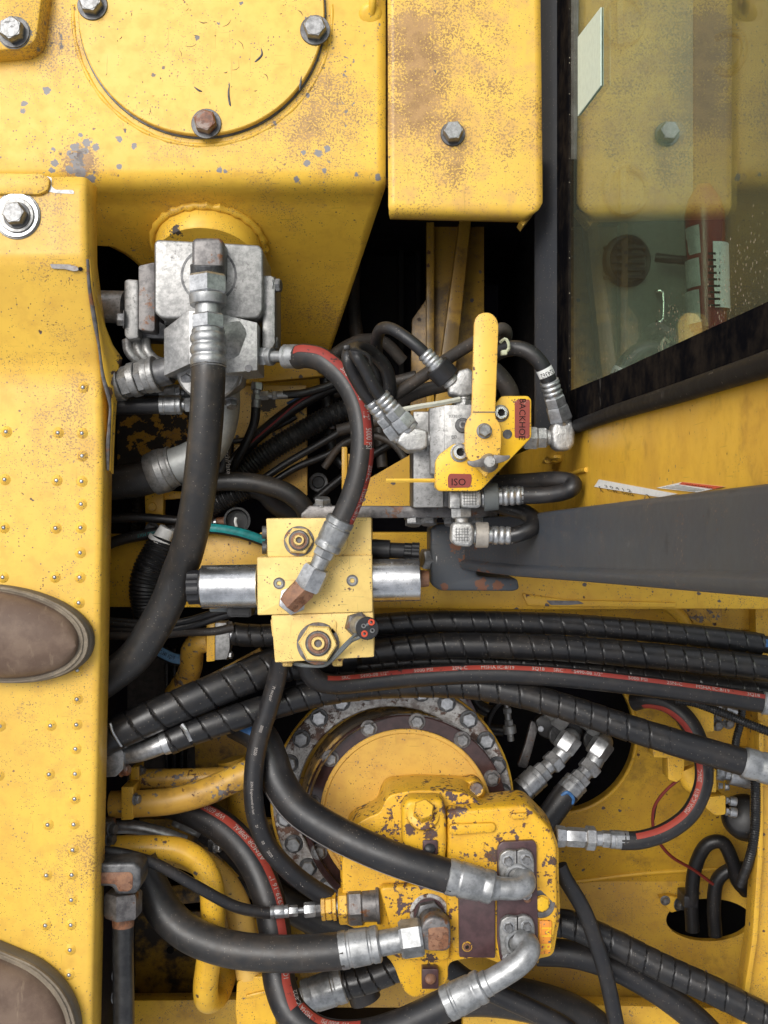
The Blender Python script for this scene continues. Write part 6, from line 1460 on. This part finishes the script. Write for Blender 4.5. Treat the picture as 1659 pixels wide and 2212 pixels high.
# rusty pipe with elbow at the bottom corner
q = thing('rusty_black_pipe', 'black steel pipe with rust spots under a big rusty elbow', 'pipe', (265, 2080, -100))
Path([(266, 1970, -90), (266, 2060, -92), (267, 2150, -94), (268, 2300, -96)], 23).tube(28).build('pipe_tube', metal('rust_spotted_black_pipe', (.014, .014, .015), (.03, .03, .03), .34, .1, 120, rust=.22, rcol=(.26, .09, .03)), q)
fitting(q, (266, 1925, -90), (266, 1978, -90), [('hex_nut', 1, 41, 41, 'h', M['rsteel'])], M['rsteel'])
lathe((266, 1978, -90), (266, 2000, -90), [(0, 25), (1, 24)], 28).build('rust_collar', M['rust'], q)
prism(rnd([(180, 1866), (290, 1864), (304, 1876), (304, 1915), (294, 1932), (250, 1934), (242, 1916), (180, 1915)], 9), -50, -130).build('elbow_body', M['dsteel'], q, bevel=10, segs=3)
prism(rnd([(180, 1886), (280, 1884), (287, 1890), (286, 1918), (278, 1926), (256, 1926), (250, 1910), (180, 1908)], 5), -48.5, -60).build('rust_face', M['rust'], q, bevel=1)
for (y, r) in ((2104, 14), (2150, 16)):
    o = bolt(None, (248, y, -300), r, (1, 0, .3), M['bolt'], 22, 1.2); tag(o, 'dim silver bolt behind the rusty black pipe, ' + ('upper' if y < 2120 else 'lower') + ' of two', 'bolt', 'bolts behind the rusty pipe')
# ================= middle bay: hoses and wiring =================
h, p = hose('very thick dark hose from under the deck into a big grey elbow', [(170, 1046, -250), (240, 1044, -250), (300, 1036, -248), (350, 1022, -245)], 37, M['rubdust'])
fitting(h, (326, 1026, -246), (378, 1006, -240), [('collar', 1.6, 46, 48, 'c'), ('collar', 1.2, 49, 48, 'c'), ('sleeve', 1, 46, 44, 'c'), ('ring', .5, 45, 45, 'c')], M['galv'])
Path([(374, 1008, -240), (410, 995, -232), (445, 972, -220), (468, 930, -205), (478, 880, -190), (478, 820, -180)], 40).tube(28).build('elbow_tube', plain('dull_zinc_casting', (.36, .37, .36), .5, .5, .15), h)
h, p = hose('dark hose arching from the thick hose to the carrier bar', [(440, 1042, -300), (500, 1040, -300), (560, 1045, -298), (615, 1062, -295), (650, 1088, -300), (665, 1115, -310), (670, 1140, -330)], 21, M['rubdust'])
for lab, pts, r, pit in (('fat ribbed conduit slanting from the black cup up to the dark wall', [(500, 1040, -420), (560, 990, -415), (630, 945, -410), (700, 905, -405), (760, 880, -400)], 24, 9),
                         ('ribbed grey conduit emerging behind the big hose', [(430, 1110, -360), (470, 1085, -350), (510, 1065, -345), (540, 1052, -345)], 25, 7),
                         ('ribbed black conduit hanging beside the clamp bracket', [(300, 1060, -400), (296, 1110, -400), (288, 1150, -400), (276, 1185, -405), (250, 1205, -410)], 13, 7)):
    hose(lab, pts, r, M['conduit'], 'ribbed conduits of the middle bay', rf=corr(pit, .12), step=1.4, n=18, name='conduit', cat='conduit', part='corrugated_tube')
h, p = hose('taped black cable bundle bending toward the plate clip', [(540, 1050, -345), (572, 1062, -350), (600, 1090, -370), (640, 1110, -390)], 24, M['blackp'], name='cable_bundle', cat='cable')
Path([(545, 1062, -322), (551, 1048, -320), (549, 1034, -324)], 3).tube(8).build('white_tie', M['paper'], h)
h, p = hose('bulging ribbed black bellows hose below the teal striped hose', [(352, 1165, -285), (340, 1195, -280), (325, 1230, -276), (315, 1275, -276), (318, 1345, -290)], 30, M['conduit'], rf=lambda s_, a: (1 + .28 * math.sin(min(1, s_ / (190 * S)) * math.pi)) * (1 - .08 * (.5 + .5 * math.cos(s_ / (8 * S) * 2 * math.pi))), step=1.4, n=26, name='bellows_hose', part='corrugated_tube')
fitting(h, (362, 1140, -280), (346, 1172, -282), [('white_nipple', 2, 17, 20, 'c'), ('white_clip', .7, 29, 29, 'c')], M['paper'])
h, p = hose('black hose with teal stripe running from the deck to the valve block', [(225, 1180, -300), (260, 1166, -298), (330, 1152, -295), (400, 1143, -290), (460, 1142, -288), (520, 1152, -288), (580, 1172, -292)], 12, M['rub'])
p.stripe(-60, 30, .62, .98).build('teal_stripe', M['cyanstripe'], h); mb = MB(); p.text('Gates Global MXT', .42, 11, 0, rev=True, mb=mb).build('lettering', M['cyanstripe'], h)
h, p = hose('straight black cable above the teal striped hose', [(225, 1120, -310), (300, 1118, -310), (380, 1124, -312), (460, 1130, -315)], 10, M['rub'], name='cable', cat='cable')
q = thing('black_cup', 'short black plastic cup with a paint run between hose and block', 'cup', (512, 1125, -360))
lathe((512, 1130, -440), (512, 1124, -350), [(0, 30), (.9, 30), (.92, 33), (1, 33), (1, 28), (.7, 26)], 36).build('cup_body', M['conduit'], q)
Path([(510, 1118, -351), (508, 1126, -349), (511, 1138, -352)], 3).tube(6).build('paint_run', M['paper'], q)
fitting(q, (432, 1132, -370), (486, 1128, -370), [('pipe_sleeve', 2, 11, 11, 'c'), ('brass_ring', 1, 12, 12, 'c', M['rust'])], M['zinc'])
q = thing('plate_clip', 'small galvanised clip with rivet on the spotted plate', 'clip', (608, 1088, -660))
prism(rnd([(595, 1075), (616, 1074), (620, 1102), (604, 1100)], 3), -450, -458).build('clip_plate', M['galv'], q, bevel=1); bolt(q, (607, 1085, -450), 8, mat=M['zinc'], h=5)
# tee fitting and lines near the spotted plate
q = thing('tee_fitting', 'small dull tee fitting joining two thin hoses above the spotted plate', 'fitting', (556, 848, -370))
fitting(q, (556, 826, -370), (553, 880, -370), [('nut', 1.5, 13, 14, 'h'), ('body', 1, 9, 9, 'c'), ('nut', 1, 12, 12, 'h'), ('sleeve', 1.6, 10, 10, 'c')], M['fzinc'])
fitting(q, (562, 855, -370), (622, 853, -370), [('nut', 1.4, 11, 11, 'h'), ('neck', .8, 8, 8, 'c'), ('nut', .8, 10, 10, 'h'), ('sleeve', 2, 9, 9, 'c')], M['fzinc'])
for lab, pts, r in (('thin black hose leaving the tee fitting toward the recess', [(612, 853, -370), (650, 850, -370), (690, 840, -380), (730, 826, -390)], 9),
                    ('thin black hose dropping from the tee fitting behind the big hose', [(553, 870, -372), (550, 910, -374), (535, 950, -380), (515, 990, -390), (498, 1025, -400)], 10),
                    ('black harness cable slanting across the spotted plate', [(500, 1000, -430), (560, 940, -425), (630, 885, -420), (700, 845, -415), (760, 826, -410)], 13),
                    ('thin black cable sagging across the spotted plate', [(470, 955, -450), (530, 950, -448), (580, 932, -446), (640, 900, -445)], 6),
                    ('black cable low across the plate, first of the slanting pair', [(560, 1040, -410), (620, 1000, -408), (680, 965, -405), (740, 930, -402)], 8),
                    ('black cable low across the plate, second of the slanting pair', [(575, 1050, -430), (640, 1010, -428), (700, 985, -425), (770, 950, -422)], 8),
                    ('black hose curving down through the dark middle of the bay', [(700, 800, -490), (706, 860, -480), (712, 930, -470), (720, 980, -465), (742, 1005, -460)], 12),
                    ('dark cable running from the recess toward the looped pair', [(680, 1080, -510), (740, 1030, -500), (800, 985, -490), (860, 950, -480)], 9)):
    hose(lab, pts, r, M['conduit'], name='cable', cat='cable')
hose('thin red wire lying along the harness over the spotted plate', [(540, 958, -410), (590, 915, -405), (640, 872, -400), (680, 848, -398)], 2.2, plain('red_wire', (.22, .02, .02), .4), name='wire', cat='wire')
hose('thin blue wire beside the harness near the recess', [(620, 872, -415), (670, 848, -412), (720, 836, -410), (760, 830, -408)], 3, plain('blue_wire', (.03, .07, .14), .5), name='wire', cat='wire')
h, p = hose('printed black hose half hidden behind the thick hose', [(482, 905, -300), (488, 950, -302), (482, 1000, -306), (470, 1040, -312)], 14, M['rub'])
flat_text(h, 'lettering', 'MatchMate', (492, 990, -285), 17, -84, M['print'])
fitting(h, (484, 915, -299), (482, 880, -296), [('sleeve', 1, 10, 10, 'c')], M['fzinc'])
for k, (lab, pts, r) in enumerate((('topmost thin black cable of the bundle under the solenoid', [(225, 1346, -250), (320, 1352, -245), (400, 1342, -235), (470, 1322, -220), (520, 1315, -200)], 8),
                    ('middle thin black cable of the bundle under the solenoid', [(225, 1358, -255), (330, 1362, -248), (410, 1352, -238), (490, 1328, -225), (560, 1318, -200)], 9),
                    ('brownish cable of the bundle crossing to the guarded hose', [(225, 1372, -250), (320, 1374, -245), (400, 1366, -240), (460, 1364, -235), (505, 1355, -240)], 9),
                    ('lowest thin black cable of the bundle by the deck edge', [(225, 1338, -262), (300, 1344, -260), (380, 1350, -255), (450, 1334, -248)], 6))):
    hose(lab, pts, r, M['rubbrown'] if k == 2 else M['rub'], 'thin cables under the solenoid', name='cable', cat='cable')
h, p = hose('black hose with worn blue stripe under the thick hose', [(318, 1390, -330), (345, 1408, -325), (380, 1424, -322), (410, 1424, -324), (430, 1412, -332)], 14, M['rub'])
p.stripe(-60, 30, .05, .9).build('blue_stripe', plain('faded_blue_stripe', (.09, .20, .34), .5, 0, .35), h); p.text('MSHA IC-340 3Q19', .10, 13, -16, mb=MB(), sx=.62).build('lettering', M['dprint'], h)
hose('dark wide hose under the guarded hose at the valve block', [(470, 1480, -420), (540, 1445, -410), (600, 1420, -400), (660, 1400, -400)], 26, M['rubdust'])
q = prism([(420, 1475), (560, 1400), (570, 1412), (430, 1490)], -430, -450).build('yellow_strip', M['wornpipe']); tag(q, 'peeling yellow strip slanting above the guarded hoses', 'strip')
q = thing('ribbed_plate', 'dark rusty ribbed plate below the thick hose in shadow', 'plate', (340, 1480, -700))
prism([(240, 1400), (420, 1400), (420, 1700), (240, 1700)], -760, -780).build('plate', metal('dark_rusty_plate', (.045, .04, .036), (.09, .075, .065), .7, .2, 90), q)
for x in (355, 372, 388): prism([(x, 1400), (x + 8, 1400), (x + 8, 1780), (x, 1780)], -640, -700).build('rib', M['conduit'], q, bevel=2)
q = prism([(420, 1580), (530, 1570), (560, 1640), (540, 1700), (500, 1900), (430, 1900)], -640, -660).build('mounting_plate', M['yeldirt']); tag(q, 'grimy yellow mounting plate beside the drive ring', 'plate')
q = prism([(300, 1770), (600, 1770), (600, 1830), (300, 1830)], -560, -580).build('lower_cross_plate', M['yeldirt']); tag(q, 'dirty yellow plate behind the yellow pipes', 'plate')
q = prism([(1460, 1308), (1560, 1310), (1560, 1345), (1500, 1345)], -430, -450).build('corner_gusset', M['wornpipe']); tag(q, 'stained yellow gusset above the guarded hoses at the corner', 'gusset')
hose('yellow bent pipe behind the topmost guarded hose', [(1430, 1300, -420), (1460, 1320, -420), (1480, 1350, -420), (1488, 1400, -420)], 14, M['yel'], name='steel_pipe', cat='pipe')
q = prism([(800, 1300), (1640, 1300), (1640, 1360), (800, 1360)], -520, -540).build('beam_back_plate', M['yel']); tag(q, 'yellow plate in the shade under the cross beam', 'plate')

for lab, pts, r in (('dark hose drooping from the housing edge into the recess', [(690, 800, -420), (730, 760, -440), (780, 735, -460), (830, 740, -480), (870, 780, -500)], 13),
                    ('dark hose running level at the foot of the recess', [(720, 850, -480), (780, 832, -480), (840, 826, -470), (900, 812, -460)], 12),
                    ('old hose hanging straight down at the dark side of the recess', [(765, 560, -620), (762, 640, -600), (770, 720, -580), (790, 800, -570)], 15),
                    ('brownish hose under the tied pair going to the valve plate', [(730, 930, -380), (790, 915, -370), (850, 905, -360), (905, 915, -350)], 13),
                    ('dark cable loop between the tied pair and the gusset', [(700, 1010, -420), (740, 960, -410), (800, 940, -400), (850, 960, -390), (880, 1000, -390)], 8),
                    ('dark pipe standing behind the gusset plate', [(815, 880, -520), (820, 940, -510), (826, 1010, -500)], 12)):
    hose(lab, pts, r, M['rubbrown'], 'half hidden hoses of the recess')
q = thing('round_plug', 'dim round plug with ring at the floor of the bay near the notched bracket', 'plug', (690, 1040, -560))
annulus((688, 1042, -560), (0, 0, 1), 26, 16, 10, 36).build('plug_ring', M['dsteel'], q); disc((688, 1042, -562), (0, 0, 1), 16, 8, 28).build('plug_face', M['conduit'], q)
for (x, y, w_, h_, lab) in ((740, 1082, 40, 10, 'dim steel clip under the striped hose'), (712, 880, 12, 46, 'narrow steel clip holding cables in the middle bay')):
    q = prism([(x, y), (x + w_, y), (x + w_, y + h_), (x, y + h_)], -430, -450).build('steel_clip', M['rsteel'], None, bevel=2); tag(q, lab, 'clip')
